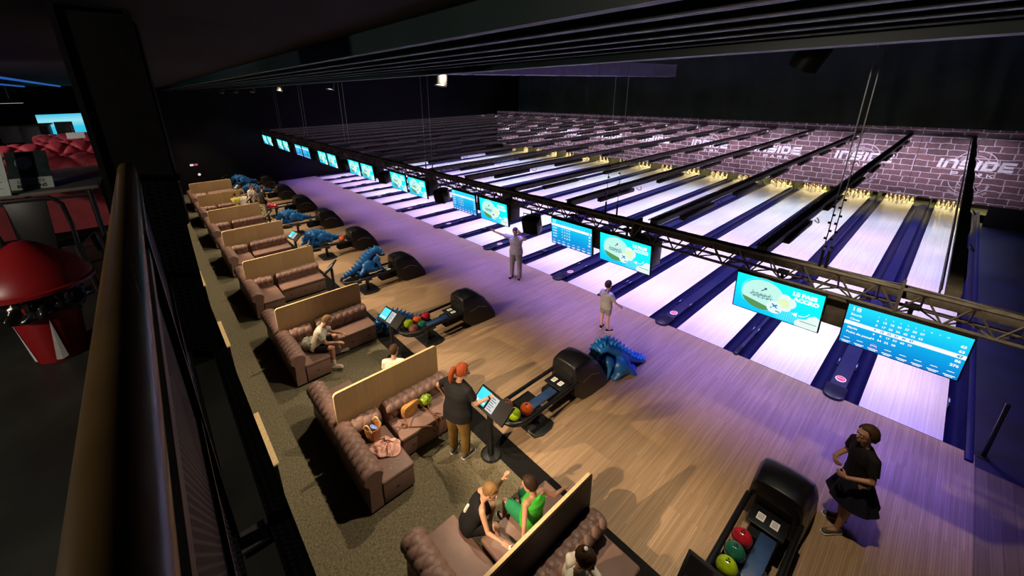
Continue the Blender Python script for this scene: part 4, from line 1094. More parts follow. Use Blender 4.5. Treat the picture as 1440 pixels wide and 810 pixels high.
for a0 in (-60, 10, 120, 200, 280):
    tri = []
    for da, z in ((0, .40), (-16, .03), (-4, .02), (9, .035)):
        r = .1425 + (.195 - .142) * (z - .02) / .54 + .0035; a = R(a0 + da); tri.append((r * cos(a), r * sin(a), z))
    mb.add(tri, [(0, 1, 2, 3)])
mb.build('white_flash', 'white_plastic', b)
# table with menu boards
t = thing('lounge_table', 'dark grey lounge table on a metal frame with menu cards on it', 'table', (-6.1, -9.78, BZ))
MB().box((-.85, -.40, .73), (.55, .45, .76)).build('table_top', 'table', t, bevel=.01)
for sx in (-.78, .48):
    for sy in (-.34, .38):
        mb = MB(); mb.cyl((sx, sy, 0), (sx, sy, .73), .02); mb.build('leg', 'black', t, smooth=True)
mb = MB(); mb.tube([(-.78, -.34, .68), (.48, -.34, .68), (.48, .38, .68), (-.78, .38, .68)], .015, 6, closed=True); mb.build('apron', 'black', t, smooth=True)
M['card'] = mat('pale_green_card', (.42, .52, .48), .5); M['card_dark'] = mat('dark_menu_photo', (.02, .035, .035), .85, var=.3, scale=20, spec=.1); M['card_grey'] = mat('grey_green_card', (.24, .30, .28), .5)
t = thing('menu_stand', 'standing dark menu card with grey disc and drinks heading on the lounge table', 'menu', (-5.72, -9.72, BZ + .762))
X = Matrix.Rotation(R(78), 4, 'Z') @ Matrix.Rotation(R(-14), 4, 'X')
mb = MB(); mb.box((-.12, 0, 0), (.12, .006, .30), X=X); mb.build('card', 'card_dark', t)
mb = MB(); mb.box((-.125, -.006, .0), (.125, -.001, .09), X=X); b = mb.build('drinks_strip', 'card_grey', t)
X2 = X @ Matrix.Translation((0, -.008, 0)) @ XF
mb = MB(); text_mb('LA CARTE', .036, X2 @ Matrix.Translation((0, .05, 0)), align='CENTER', mb=mb); text_mb('BOISSONS', .038, X2 @ Matrix.Translation((0, .012, 0)), align='CENTER', mb=mb, bold=.001); mb.build('drinks_lettering', 'matte_black', b)
mb = MB(); flat(mb, [circ(-.02, .21, .05)], X2); mb.build('grey_disc', 'card_grey', t)
t = thing('menu_card', 'tall pale card standing beside the dark menu on the lounge table', 'menu', (-5.52, -9.86, BZ + .762))
mb = MB(); mb.box((-.05, 0, 0), (.05, .005, .33), X=X); mb.build('card', 'card', t)
mb = MB()
for i in range(5): mb.box((-.03, -.002, .05 + .05 * i), (.02, -.0005, .056 + .05 * i), X=X)
mb.build('card_print', 'table', t)
# metal chair
def make_chair(label, m1='black', loc=(0, 0, 0), rz=0, grp=None):
    t = thing('metal_chair', label, 'chair', loc, rz, grp)
    mb = MB(); mb.box((-.18, -.18, .44), (.18, .18, .455)); mb.build('seat', m1, t, bevel=.007)
    for sx in (-1, 1):
        for sy in (-1, 1):
            mb = MB(); mb.cyl((sx * .165, sy * .165, .45), (sx * .21, sy * .21, 0), .026, .012, 8); mb.build('leg', m1, t, smooth=True)
    mb = MB(); mb.prism([(-.075, .45), (.075, .45), (.10, .80), (-.10, .80)], -.197, -.187, 'y'); mb.build('back_splat', m1, t, bevel=.003)
    mb = MB(); mb.tube([(-.17, -.17, .45), (-.185, -.20, .62), (-.175, -.21, .77), (-.13, -.215, .82), (.13, -.215, .82), (.175, -.21, .77), (.185, -.20, .62), (.17, -.17, .45)], .014, 8); mb.build('back_frame', m1, t, smooth=True)
    mb = MB(); mb.tube([(-.19, .19, .22), (.19, -.19, .22)], .008, 6); mb.tube([(.19, .19, .22), (-.19, -.19, .22)], .008, 6); mb.build('cross_brace', m1, t, smooth=True)
    return t
make_chair('black metal chair with wide back splat behind the red bin', 'black', (-5.08, -9.62, BZ), R(80))
M['pale_seat'] = mat('pale_chair_shell', (.55, .55, .58), .5)
for i, (xx, yy, rz) in enumerate(((-15.6, -10.84, 60), (-16.0, -11.28, 85), (-16.0, -10.52, 200), (-17.4, -10.62, 250))):
    t = thing('lounge_chair', ['pale lounge chair on thin legs behind the red sofa', 'pale lounge chair standing alone close to the wooden counter', 'pale lounge chair before the blue screen on the balcony', 'pale lounge chair beyond the others under the blue screen'][i], 'chair', (xx, yy, BZ), R(rz), 'pale lounge chairs')
    mb = MB(); mb.box((-.2, -.2, .43), (.2, .2, .46)); mb.build('seat', 'pale_seat', t, bevel=.02)
    mb = MB(); mb.grid(lambda u, v: (-.2 + .4 * u, -.2 - .05 * sin(pi * u), .45 + .36 * v), 8, 5); mb.build('backrest', 'pale_seat', t, smooth=True, solid=.02, ang=60)
    for sx in (-1, 1):
        for sy in (-1, 1): mb = MB(); mb.cyl((sx * .15, sy * .15, .44), (sx * .2, sy * .2, 0), .014); mb.build('leg', 'white_plastic', t, smooth=True)
def make_redsofa(label, loc, rz, Ln):
    t = thing('red_sofa', label, 'sofa', loc, rz)
    Xb = Matrix(((1, 0, 0, -Ln / 2), (0, -1, 0, 0), (0, 0, 1, 0), (0, 0, 0, 1)))
    mb = MB(); tufted_back(mb, Ln, .42, .86, .26, Xb, du=.26, h=.05); mb.build('backrest', 'red_vel', t, smooth=True, ang=55)
    for i in range(2):
        a = -Ln / 2 + .0 + Ln / 2 * i; mb = MB(); mb.box((a + .01, .0, .30), (a + Ln / 2 - .01, .56, .46)); mb.build('seat_cushion', 'red_vel', t, bevel=.04, seg=4)
    MB().box((-Ln / 2, -.18, .04), (Ln / 2, .54, .30)).build('seat_base', 'red_vel', t, bevel=.015)
    for sx in (-1, 1): mb = MB(); mb.cbox((sx * (Ln / 2 - .08), .15, .02), (.06, .5, .04)); mb.build('foot', 'black', t)
    return t
make_redsofa('red buttoned sofa with its rolled back seen across the lounge table', (-9.0, -9.75, BZ), R(-78), 1.7)
make_redsofa('red buttoned sofa standing behind the first red sofa', (-11.0, -9.60, BZ), R(100), 1.5)
make_redsofa('red sofa seen through the frame of the black chair', (-7.35, -9.62, BZ), R(88), 1.5)
t = thing('wall_screen', 'bright blue video screen on the balcony behind the red sofas', 'screen', (-21.5, -10.75, 0)); t.rotation_euler = (0, 0, R(12))
MB().box((-.06, -.78, 4.22), (0, .75, 5.14)).build('housing', 'screen_bezel', t)
M['vid'] = emit_grad('video_blue', [(0, (.02, .5, .85)), (.5, (.05, .62, .9)), (.75, (.35, .85, .95)), (1, (.05, .6, .9))], .9)
MB().box((0, -.76, 4.24), (.004, .73, 5.12)).build('display', M['vid'], t)
t = thing('bar_counter', 'wooden bar counter with a light strip along its top beyond the red sofa', 'counter', (-17.6, -11.6, BZ))
MB().box((-.4, -.8, 0), (.4, .75, .74)).build('front', 'leather', t, bevel=.01); MB().box((-.45, -.8, .74), (.45, .8, .78)).build('worktop', 'oak_edge', t)
t = thing('shelf_card', 'small cream card propped on the top of the red sofa back', 'card', (-9.75, -9.72, 5.06)); mb = MB(); mb.box((-.003, -.1, 0), (.003, .1, .09), X=Matrix.Rotation(R(-10), 4, 'Y')); mb.build('card', 'white_plastic', t)
t = thing('pendant_lamp', 'small pendant lamp with white rim above the balcony lounge', 'lamp', (-12, -10.58, 0))
mb = MB(); mb.cyl((0, 0, 5.66), (0, 0, 5.88), .01); mb.build('cord', 'black', t); mb = MB(); mb.lathe([(.03, 5.66), (.12, 5.62), (.17, 5.58), (.165, 5.58)], 24); mb.build('lamp_shade', 'black', t, smooth=True)
mb = MB(); mb.cyl((0, 0, 5.576), (0, 0, 5.58), .15, n=24); mb.build('diffuser', 'sign_white', t)
for i, (zz, yy) in enumerate(((5.845, -9.9), (5.845, -10.35))):
    t = tag(MB().box((-12, yy - .012, zz), (-4.2, yy + .012, zz + .02)).build('led_strip', 'led_blue'), ['blue light strip under the deck near the column', 'second blue light strip under the deck further from the railing'][i], 'light strip')
# ------------------------------------------------------------------ people
def cloth_mat(name, c, rough=.85, var=.15): 
    if name not in M: M[name] = mat(name, c, rough, var=var, scale=9, bump=.15, spec=.2)
    return name
def hand(mb, wr, hd, pn, s, side, curl=.5):
    """palm, four unequal bent fingers and a thumb; hd along the hand, pn out of the palm side"""
    hd = hd.normalized(); pn = (pn - hd * pn.dot(hd)).normalized(); ac = hd.cross(pn) * side   # ac towards the thumb
    q = Matrix((ac, hd, pn)).transposed().to_quaternion()
    mb.ell(wr + hd * .048 * s, (.041 * s, .055 * s, .017 * s), q, 14, 8)
    for i, (o, ln) in enumerate(((.029, .070), (.010, .080), (-.010, .074), (-.028, .058))):
        b = wr + hd * (.088 - .004 * abs(i - 1)) * s + ac * o * s
        d1 = (hd * cos(curl * .7) + pn * sin(curl * .7) + ac * o * 2.5).normalized(); d2 = (hd * cos(curl * 1.7) + pn * sin(curl * 1.7)).normalized()
        m_ = b + d1 * ln * .52 * s; mb.cap(b - d1 * .012 * s, m_, .0095 * s, .0088 * s, 8); mb.cap(m_, m_ + d2 * ln * .5 * s, .0088 * s, .0072 * s, 8)
    b = wr + hd * .028 * s + ac * .030 * s; d1 = (ac * .75 + hd * .6 + pn * .25).normalized(); m_ = b + d1 * .038 * s
    mb.cap(b, m_, .0125 * s, .0105 * s, 8); mb.cap(m_, m_ + (hd * .85 + ac * .25 + pn * .35).normalized() * .032 * s, .0105 * s, .008 * s, 8)
def person(label, foot, yaw_, H, pose, wear, hair, skin='skin', vox=.0075, group=None):
    """pose: z (hip height), lean, turn (head yaw), nod, side; arms/legs as direction pairs in body axes (right, forward, up)"""
    s = H / 1.765; hs = pose.get('hs', s) * 1.07
    cy_, sy_ = cos(yaw_), sin(yaw_)
    RT, FW, UP = V((cy_, sy_, 0)), V((-sy_, cy_, 0)), V((0, 0, 1))
    def D(v): return (RT * v[0] + FW * v[1] + UP * v[2]).normalized()
    t = thing('person', label, 'person', foot, group=group)
    o = V(foot); P = V((pose.get('dx', 0), pose.get('dy', 0), 0)); P = RT * P.x + FW * P.y + UP * (pose['z'] if pose['z'] < .6 else .953 * s)     # hip centre rel. to root
    ln, sd = R(pose.get('lean', 0)), R(pose.get('side', 0))
    U = (UP * cos(ln) + FW * sin(ln) + RT * sin(sd)).normalized(); tw = R(pose.get('twist', 0))
    RR = (RT * cos(tw) + FW * sin(tw)); RR = (RR - U * RR.dot(U)).normalized(); FF = U.cross(RR)
    qt = Matrix((RR, FF, U)).transposed().to_quaternion()
    w = pose.get('w', 1.14); sw = .5 + .5 * w
    hipc = P; waist = P + U * .17 * s; chest = P + U * .34 * s; shl = P + U * .455 * s; nb = P + U * .50 * s
    ny, nn = R(pose.get('turn', 0)), R(pose.get('nod', 0))
    hf = (FF * cos(ny) - RR * sin(ny)); hr = (RR * cos(ny) + FF * sin(ny)); hu = (U * .5 + UP * .5).normalized(); hu = (hu * cos(nn) + hf * sin(nn)).normalized()
    hr = hf.cross(hu).normalized(); hf = hu.cross(hr)
    qh = Matrix((hr, hf, hu)).transposed().to_quaternion()
    H0 = nb + U * .045 * s + hu * .145 * hs + hf * .02 * hs
    mb = MB()
    mb.ell(hipc + U * .02 * s, (.160 * s * w, .108 * s * w, .125 * s), qt); mb.ell(waist, (.128 * s * w, .092 * s * w, .15 * s), qt); mb.ell(chest, (.155 * s * w, .102 * s * w, .165 * s), qt)
    mb.cap(shl - RR * .135 * s * sw, shl + RR * .135 * s * sw, .058 * s); mb.cap(nb - U * .03 * s, H0 - hu * .07 * hs, .052 * s, .047 * hs)
    # head
    hp = lambda x, y, z: H0 + (hr * x + hf * y + hu * z) * hs
    mb.ell(hp(0, -.008, .02), (.076 * hs, .096 * hs, .103 * hs), qh); mb.ell(hp(0, .03, -.045), (.056 * hs, .062 * hs, .070 * hs), qh)
    mb.cap(hp(0, .088, .012), hp(0, .107, -.022), .009 * hs, .014 * hs, 8); mb.ell(hp(0, .078, -.082), (.026 * hs, .020 * hs, .017 * hs), qh, 10, 6)
    mb.cap(hp(-.03, .083, .035), hp(.03, .083, .035), .012 * hs, n=8)
    for e in (-1, 1): mb.ell(hp(e * .077, -.005, -.012), (.011 * hs, .020 * hs, .031 * hs), qh, 10, 6)
    # arms
    J = {}
    for side, key in ((-1, 'la'), (1, 'ra')):
        a = pose[key]; S_ = shl + RR * side * .170 * s * sw - U * .01 * s; E_ = S_ + D(a[0]) * .275 * s; W_ = E_ + D(a[1]) * .245 * s
        mb.cap(S_, E_, .049 * s, .037 * s); mb.cap(E_, W_, .038 * s, .025 * s); J[key] = (S_, E_, W_)
        hd = D(a[2]) if len(a) > 2 and a[2] else (W_ - E_).normalized(); pn = D(a[3]) if len(a) > 3 else -RR * side
        hand(mb, W_, hd, pn, s * 1.04, side * pose.get('ts', 1), a[4] if len(a) > 4 else .45)
    for side, key in ((-1, 'll'), (1, 'rl')):
        a = pose[key]; h_ = P + RT * cos(0) * 0 + RR * side * .088 * s - U * .02 * s; K = h_ + D(a[0]) * .43 * s; A = K + D(a[1]) * .41 * s
        mb.cap(h_, K, .088 * s * w, .055 * s); mb.cap(K, A, .054 * s, .034 * s); mb.ell(K + (A - K) * .3 - (D(a[2]) if len(a) > 2 else FW) * .018 * s, (.05 * s, .05 * s, .11 * s), (A - K).to_track_quat('Z', 'Y'))
        fd = D(a[2]) if len(a) > 2 else FW
        mb.cap(A - UP * .0 - fd * .03 * s - (UP * .035 * s), A + fd * .145 * s - UP * .05 * s, .036 * s, .026 * s); J[key] = (h_, K, A, fd)
    mb.build('body', skin, t, remesh=vox, sm=2)
    # face
    for e in (-1, 1):
        m_ = MB(); m_.ell(hp(e * .031, .088, .012), (.0125 * hs, .006 * hs, .008 * hs), qh, 10, 6); ey = m_.build('eye', 'white_plastic', t, smooth=True)
        m_ = MB(); m_.ell(hp(e * .031, .093, .012), (.0055 * hs, .003 * hs, .006 * hs), qh, 8, 6); m_.build('iris', 'eye', ey, smooth=True)
        m_ = MB(); m_.cap(hp(e * .016, .094, .034), hp(e * .048, .083, .036), .0045 * hs, n=6); m_.build('eyebrow', hair[0], t, smooth=True)
    m_ = MB(); m_.cap(hp(-.020, .088, -.054), hp(.020, .088, -.054), .0065 * hs, n=8); m_.build('mouth', 'lip', t, smooth=True)
    # hair: cap over the skull with strands, plus style
    hm, style = hair[0], hair[1]
    m_ = MB(); seed = len(label); hs0 = -.25 if style == 'crop' else .08
    def hairf(u, v):
        a = 2 * pi * u; ph = pi / 2 - (pi * .74) * v
        x_, y_, z_ = cos(ph) * cos(a), cos(ph) * sin(a), sin(ph)
        lim = 0.
        if y_ > .50: ph = max(ph, R(47))         # forehead line
        elif y_ > hs0: ph = max(ph, R(-40) + (y_ - hs0) / (.5 - hs0) * R(87))
        x_, y_, z_ = cos(ph) * cos(a), cos(ph) * sin(a), sin(ph)
        k_ = 1.0 + .018 * sin(13 * a + 6 * v + seed) * v + .012 * sin(29 * a - 4 * v) * v
        th = (.011 if style == 'crop' else .016) * (1 - (.55 if style == 'crop' else .2) * v)
        return hp(x_ * (.076 + th) * k_, -.010 + y_ * (.098 + th) * k_, .022 + z_ * (.104 + th) * k_)
    m_.grid(hairf, 48, 16); hb = m_.build('hair', hm, t, smooth=True, ang=180, solid=.006 * hs)
    if style == 'ponytail':
        m_ = MB(); pts = [hp(0, -.10, .05), hp(0, -.15, .03), hp(.01, -.165, -.05), hp(.02, -.15, -.14), hp(.025, -.13, -.20)]
        for a, b, r0, r1 in zip(pts[:-1], pts[1:], (.03, .042, .045, .036), (.042, .045, .036, .015)): m_.cap(a, b, r0 * hs, r1 * hs)
        m_.build('ponytail', hm, hb, remesh=.012, sm=2)
    if style == 'tied':
        m_ = MB(); pts = [hp(0, -.09, -.02), hp(0, -.115, -.06), hp(0, -.10, -.12)]
        for a, b, r0, r1 in zip(pts[:-1], pts[1:], (.045, .04), (.04, .022)): m_.cap(a, b, r0 * hs, r1 * hs)
        m_.build('tied_tail', hm, hb, remesh=.012, sm=2)
    if style == 'bun':
        m_ = MB(); m_.ell(hp(0, -.075, .11), (.035 * hs, .03 * hs, .03 * hs), qh); m_.build('bun', hm, hb, smooth=True)
        m_ = MB(); m_.ell(hp(0, -.07, .135), (.024 * hs, .022 * hs, .014 * hs), qh); m_.build('hair_tie', 'white_plastic', hb, smooth=True)
    if style == 'glasses' or len(hair) > 2:
        m_ = MB()
        for e in (-1, 1): m_.tube([hp(e * .033 + .022 * cos(R(q)), .104, .010 + .018 * sin(R(q))) for q in range(0, 360, 30)], .0028, 5, closed=True); m_.tube([hp(e * .055, .102, .015), hp(e * .08, .03, .015), hp(e * .082, -.01, .005)], .0028, 5)
        m_.build('glasses', 'black', t)
    # clothes
    def ring(c, a, b, n=28, f=None): return [c + RR * a * cos(2 * pi * i / n) + FF * b * sin(2 * pi * i / n) for i in range(n)]
    for it in wear:
        kind, mt = it[0], it[1]; k_ = it[2] if len(it) > 2 else {}
        m_ = MB()
        if kind in ('shirt', 'tank'):
            gr = k_.get('grow', 1.); hem = k_.get('hem', -.06)
            rs = [(hem, .172, .125), (.02, .172, .125), (.12, .155, .115), (.22, .150, .115), (.33, .168, .120), (.42, .165, .105), (.475, .125, .082), (.515, .070, .068)]
            if kind == 'tank': rs = rs[:-2] + [(.465, .115, .08), (.50, .072, .066)]
            m_.loft([ring(P + U * z * s, a * s * w * gr, b * s * w * gr) for z, a, b in rs])
            if kind == 'shirt':
                sl = k_.get('sleeve', .6)
                for key, side in (('la', -1), ('ra', 1)):
                    S_, E_, W_ = J[key]
                    m_.cap(shl + RR * side * .10 * s, S_, .066 * s * gr, .066 * s * gr)
                    if sl <= 1: m_.cyl(S_ - (E_ - S_) * .05, S_ + (E_ - S_) * sl, .064 * s * gr, .062 * s * gr, 16)
                    else: m_.cap(S_, E_, .062 * s * gr, .052 * s * gr); m_.cyl(E_, E_ + (W_ - E_) * (sl - 1), .052 * s * gr, .045 * s * gr, 16); m_.ell(E_, (.053 * s * gr,) * 3)
            m_.build(k_.get('name', 'shirt'), mt, t, remesh=.010, sm=4)
        if kind in ('trousers', 'shorts'):
            gr = k_.get('grow', 1.); ln_ = k_.get('len', 1.)
            m_.ell(hipc + U * .0 * s, (.168 * s * w * min(gr, 1.02), .120 * s * w * min(gr, 1.02), .13 * s), qt)
            for key in ('ll', 'rl'):
                h_, K, A, fd = J[key]; d = (K - h_)
                if kind == 'shorts': m_.cap(h_, h_ + d * .3, .098 * s * w * gr, .092 * s * gr); m_.cyl(h_ + d * .1, h_ + d * ln_, .098 * s * w * gr, .082 * s * gr, 18)
                else: m_.cap(h_, K, .098 * s * w * gr, .075 * s * gr); m_.cyl(K - (A - K) * .05, K + (A - K) * ln_, .074 * s * gr, .062 * s * gr, 18); m_.ell(K, (.075 * s * gr,) * 3)
            m_.build(kind, mt, t, remesh=.010, sm=4)
        if kind == 'skirt':
            rings = []
            for j in range(9):
                f = j / 8.; rad = .135 + f * .17; z = .10 - f * .50
                c = P + UP * z * s - FW * .03 * f * s; n = 72
                rings.append([c + RT * (rad + .022 * f * sin(i * 2 * pi * 9 / n)) * s * cos(2 * pi * i / n) + FW * (rad * .85 + .022 * f * sin(i * 2 * pi * 9 / n)) * s * sin(2 * pi * i / n) + UP * .02 * f * sin(i * 2 * pi * 9 / n) for i in range(n)])
            m_.loft(rings[::-1]); m_.build('skirt', mt, t, smooth=True, ang=80)
        if kind == 'shoes':
            for key in ('ll', 'rl'):
                h_, K, A, fd = J[key]; f2 = V((fd.x, fd.y, fd.z * .5)).normalized(); m2 = MB()
                m2.cap(A - f2 * .045 * s - UP * .045 * s, A - f2 * .02 * s - UP * .02 * s, .042 * s, .045 * s); m2.cap(A - f2 * .04 * s - UP * .055 * s, A + f2 * .16 * s - UP * .062 * s, .042 * s, .038 * s)
                sh = m2.build('shoe', mt, t, remesh=.008, sm=2)
                m3 = MB(); c0, c1 = A - f2 * .045 * s - UP * .093 * s, A + f2 * .165 * s - UP * .093 * s; rx = f2.cross(UP).normalized()
                pl = [c0 + (rx * cos(R(a)) + f2 * sin(R(a))) * .044 * s for a in range(180, 361, 20)] + [c1 + (rx * cos(R(a)) + f2 * sin(R(a))) * .042 * s for a in range(0, 181, 20)]
                m3.loft([pl, [p + UP * .02 * s for p in pl]]); m3.build('sole', k_.get('sole', 'white_plastic'), sh)
        if kind == 'socks':
            for key in ('ll', 'rl'):
                h_, K, A, fd = J[key]; m2 = MB(); m2.cyl(A + (K - A) * .28, A - UP * .0, .042 * s, .042 * s, 14); m2.build('sock', mt, t, smooth=True)
        if kind == 'hood':
            m_.cap(nb - FF * .07 * s - RR * .06 * s, nb - FF * .07 * s + RR * .06 * s, .05 * s); m_.cap(nb - FF * .10 * s, nb - FF * .12 * s - U * .09 * s, .06 * s, .03 * s); m_.build('hood', mt, t, remesh=.010, sm=3)
    t['_'] = 1; del t['_']
    for c in t.children: pass
    return t, dict(P=P + o, U=U, RR=RR, FF=FF, J=J, H0=H0 + o, o=o, s=s)
cl = cloth_mat
for nm, c in (('black_cotton', (.010, .010, .012)), ('olive_canvas', (.16, .095, .025)), ('white_cotton', (.72, .68, .60)), ('grey_cotton', (.24, .235, .22)), ('pale_grey_cotton', (.36, .355, .34)), ('green_jersey', (.06, .50, .05)), ('dark_green_jersey', (.02, .22, .09)), ('black_jersey', (.010, .010, .012)), ('yellow_cotton', (.60, .62, .15)), ('navy_cotton', (.012, .013, .025)), ('khaki_canvas', (.25, .24, .16)), ('hair_red', (.24, .045, .012)), ('hair_dark', (.035, .018, .010)), ('hair_brown', (.055, .028, .013)), ('hair_blond', (.22, .125, .05)), ('shoe_grey', (.10, .10, .08)), ('shoe_dark', (.02, .015, .03)), ('shoe_white', (.65, .62, .58)), ('red_cotton', (.45, .05, .05))): cl(nm, c, .6 if nm.startswith('hair') else .85)
def yaw_to(dx, dy): return math.atan2(-dx, dy)
DOWN = (0, 0, -1)
# woman at the touch screen
p, I = person('red-haired woman in black t-shirt and olive trousers using the touch screen', (-5.12, -6.12, 0), yaw_to(-.26, .96), 1.68,
    dict(z=.89, lean=6, turn=-38, nod=16, w=1.42, la=((-.80, -.10, -.62), (.35, .25, -.85), None, (1, 0, 0)), ra=((.40, .15, -.88), (.55, .70, .22), (.5, .8, .1), (0, .3, -1), .5), ll=((-.06, -.02, -1), (0, -.03, -1), (-.15, 1, 0)), rl=((.08, .06, -1), (.02, -.05, -1), (.25, 1, 0))),
    [('trousers', 'olive_canvas', dict(grow=1.2, len=.93)), ('shirt', 'black_cotton', dict(grow=1.10, sleeve=.68, hem=-.13)), ('shoes', 'shoe_grey', {})], ('hair_red', 'ponytail', 'glasses'))
w_ = MB(); W_ = I['J']['ra'][2]; E_ = I['J']['ra'][1]; d = (W_ - E_).normalized(); c = W_ - d * .015; w_.cyl(c - d * .012, c + d * .012, .031, n=16); b = w_.build('wrist_watch', 'black', p, smooth=True)
# girl in the black dress
person('girl in black top and flared black skirt standing on the approach', (-.82, -2.97, 0), yaw_to(-.75, -.62), 1.67,
    dict(z=.84, lean=3, turn=6, nod=3, w=1.08, la=((-.30, .05, -.95), (.35, .85, -.25), (.8, .5, -.1), (.3, -.9, -.2), .9), ra=((.30, -.05, -.95), (-.45, .85, -.10), (-.9, .4, -.1), (-.2, -.9, -.2), .9), ll=((-.05, .18, -1), (0, .10, -1), (-.2, 1, 0)), rl=((.05, -.02, -1), (.0, -.12, -1), (.25, 1, 0))),
    [('shirt', 'black_cotton', dict(grow=1.0, sleeve=.70, hem=.02)), ('skirt', 'navy_cotton'), ('shoes', 'shoe_grey', {})], ('hair_brown', 'tied'), 'skin2')
# child at the foul line
person('child in pale hooded top and shorts standing at the foul line', (-5.60, -1.33, 0), yaw_to(.12, 1), 1.27,
    dict(z=.66, hs=.86, turn=0, nod=4, la=((-.45, .25, -.8), (.1, .85, .25), (.2, .6, .6), (0, 0, -1), .8), ra=((.42, .25, -.9), (.28, .55, -.55), None, (-1, 0, 0)), ll=((-.08, 0, -1), (-.02, 0, -1), (-.25, 1, 0)), rl=((.10, 0, -1), (.04, 0, -1), (.45, 1, 0))),
    [('shorts', 'grey_cotton', dict(grow=1.1, len=.72)), ('shirt', 'pale_grey_cotton', dict(grow=1.16, sleeve=.8, hem=-.08)), ('hood', 'pale_grey_cotton'), ('shoes', 'shoe_dark', {})], ('hair_dark', 'crop'))
# man with arm stretched out
person('man in pale grey shirt and trousers stretching one arm out before lane 13', (-9.08, -.95, 0), yaw_to(.45, -.9), 1.72,
    dict(z=.90, lean=2, turn=6, nod=24, la=((-.40, .35, .15), (.62, .45, .68), (.4, .2, .8), (.4, -.6, 0), .4), ra=((.93, .10, .22), (.93, .12, .30), (1, 0, .55), (0, 1, -.2), .15), ll=((-.08, .02, -1), (0, -.02, -1), (-.1, 1, 0)), rl=((.10, .0, -1), (.02, 0, -1), (.15, 1, 0))),
    [('trousers', 'grey_cotton', dict(grow=1.12, len=.95)), ('shirt', 'pale_grey_cotton', dict(grow=1.14, sleeve=.75, hem=-.08)), ('shoes', 'shoe_dark', {})], ('hair_dark', 'crop'), 'skin2')
# boy sitting on the settee
person('boy in white t-shirt and dark shorts sitting on the settee', (-8.86, -6.98, 0), yaw_to(.55, .83), 1.62,
    dict(z=.535, dy=-.12, lean=24, turn=-4, nod=20, la=((-.18, .45, -.85), (.30, .9, -.02), None, (0, 0, -1), .6), ra=((.12, .42, -.9), (-.05, .95, -.05), None, (0, 0, -1), .6), ll=((-.55, .85, .02), (-.15, .12, -1), (-.3, 1, 0)), rl=((.25, 1, .05), (.05, -.02, -1), (.2, 1, 0))),
    [('shorts', 'black_cotton', dict(grow=1.1, len=.8)), ('shirt', 'white_cotton', dict(grow=1.08, sleeve=.62)), ('socks', 'white_cotton'), ('shoes', 'shoe_white', {})], ('hair_blond', 'crop'))
# boy seen behind the oak panel
person('fair boy in cream shirt sitting behind an oak panel with only his head showing', (-6.80, -6.34, 0), yaw_to(-.75, .62), 1.55,
    dict(z=.535, dy=0, lean=2, turn=-25, nod=8, la=((-.2, .3, -.9), (.2, .9, -.1)), ra=((.3, -.1, -.9), (-.1, .6, -.5)), ll=((-.15, 1, .0), (0, .05, -1)), rl=((.15, 1, .0), (0, .05, -1))),
    [('shorts', 'khaki_canvas', dict(len=.9)), ('shirt', 'white_cotton', dict(grow=1.05, sleeve=.7)), ('shoes', 'shoe_dark', {})], ('hair_brown', 'crop'))
# boy in the black basketball jersey
p, I = person('boy in sleeveless black jersey sitting at the settee edge with one hand raised', (-3.86, -6.86, 0), yaw_to(.50, .70), 1.38,
    dict(z=.50, dy=-.02, lean=26, turn=-18, nod=16, hs=.90, la=((-.05, .85, .05), (.05, .45, .85), (.05, .3, 1), (0, 1, 0), .5), ra=((.55, .25, -.75), (.62, .75, .05), None, (0, 0, -1), .5), ll=((-.30, .9, .05), (0, -.15, -1)), rl=((.12, .95, .05), (0, .05, -1))),
    [('shorts', 'black_jersey', dict(grow=1.15, len=.85)), ('tank', 'black_jersey', dict(grow=1.12, hem=-.10, name='jersey')), ('shoes', 'shoe_dark', {})], ('hair_blond', 'crop'), vox=.0065)
c = I['P'] - I['o']; b_ = I['FF']; 
X = Matrix.Translation(c + I['U'] * .30 * I['s'] - b_ * .168 * I['s'] * 1.0) @ Matrix((I['RR'], I['U'], -b_)).transposed().to_4x4()
mb = text_mb('1', .16, X @ Matrix.Translation((0, -.10, 0)), bold=.006, align='CENTER', ext=.012); 
mb.build('jersey_number', 'white_plastic', p)
W_ = I['J']['ra'][2] + I['o']; d = (I['J']['ra'][2] - I['J']['ra'][1]).normalized(); c = W_ + d * .12
t = thing('toy_figure', 'small white and black toy in the hand of the boy in the black jersey', 'toy', c); t.rotation_euler = (R(20), R(30), R(40))
mb = MB(); mb.box((-.012, -.022, -.03), (.012, .022, .035)); mb.build('toy_body', 'white_plastic', t, bevel=.006); mb = MB(); mb.ell((0, 0, .05), (.016, .016, .018)); mb.build('toy_head', 'black', t, smooth=True)
# boy in green
person('boy in bright green shirt and green shorts lounging beside the near panel', (-3.42, -6.26, 0), yaw_to(-.92, .05), 1.40,
    dict(z=.535, dy=-.02, lean=-8, turn=30, nod=24, hs=.90, la=((-.40, -.35, -.75), (-.3, -.25, -.9), (-.5, .3, -.4), (0, 0, -1), .2), ra=((.60, -.25, -.55), (.8, .1, -.25), None, (0, 0, -1), .5), ll=((-.22, 1, .05), (0, .05, -1)), rl=((.20, .95, .05), (.05, .05, -1))),
    [('shorts', 'dark_green_jersey', dict(grow=1.15, len=.9)), ('tank', 'green_jersey', dict(grow=1.14, hem=-.08, name='shirt')), ('socks', 'white_cotton'), ('shoes', 'shoe_dark', {})], ('hair_dark', 'crop'), vox=.0065)
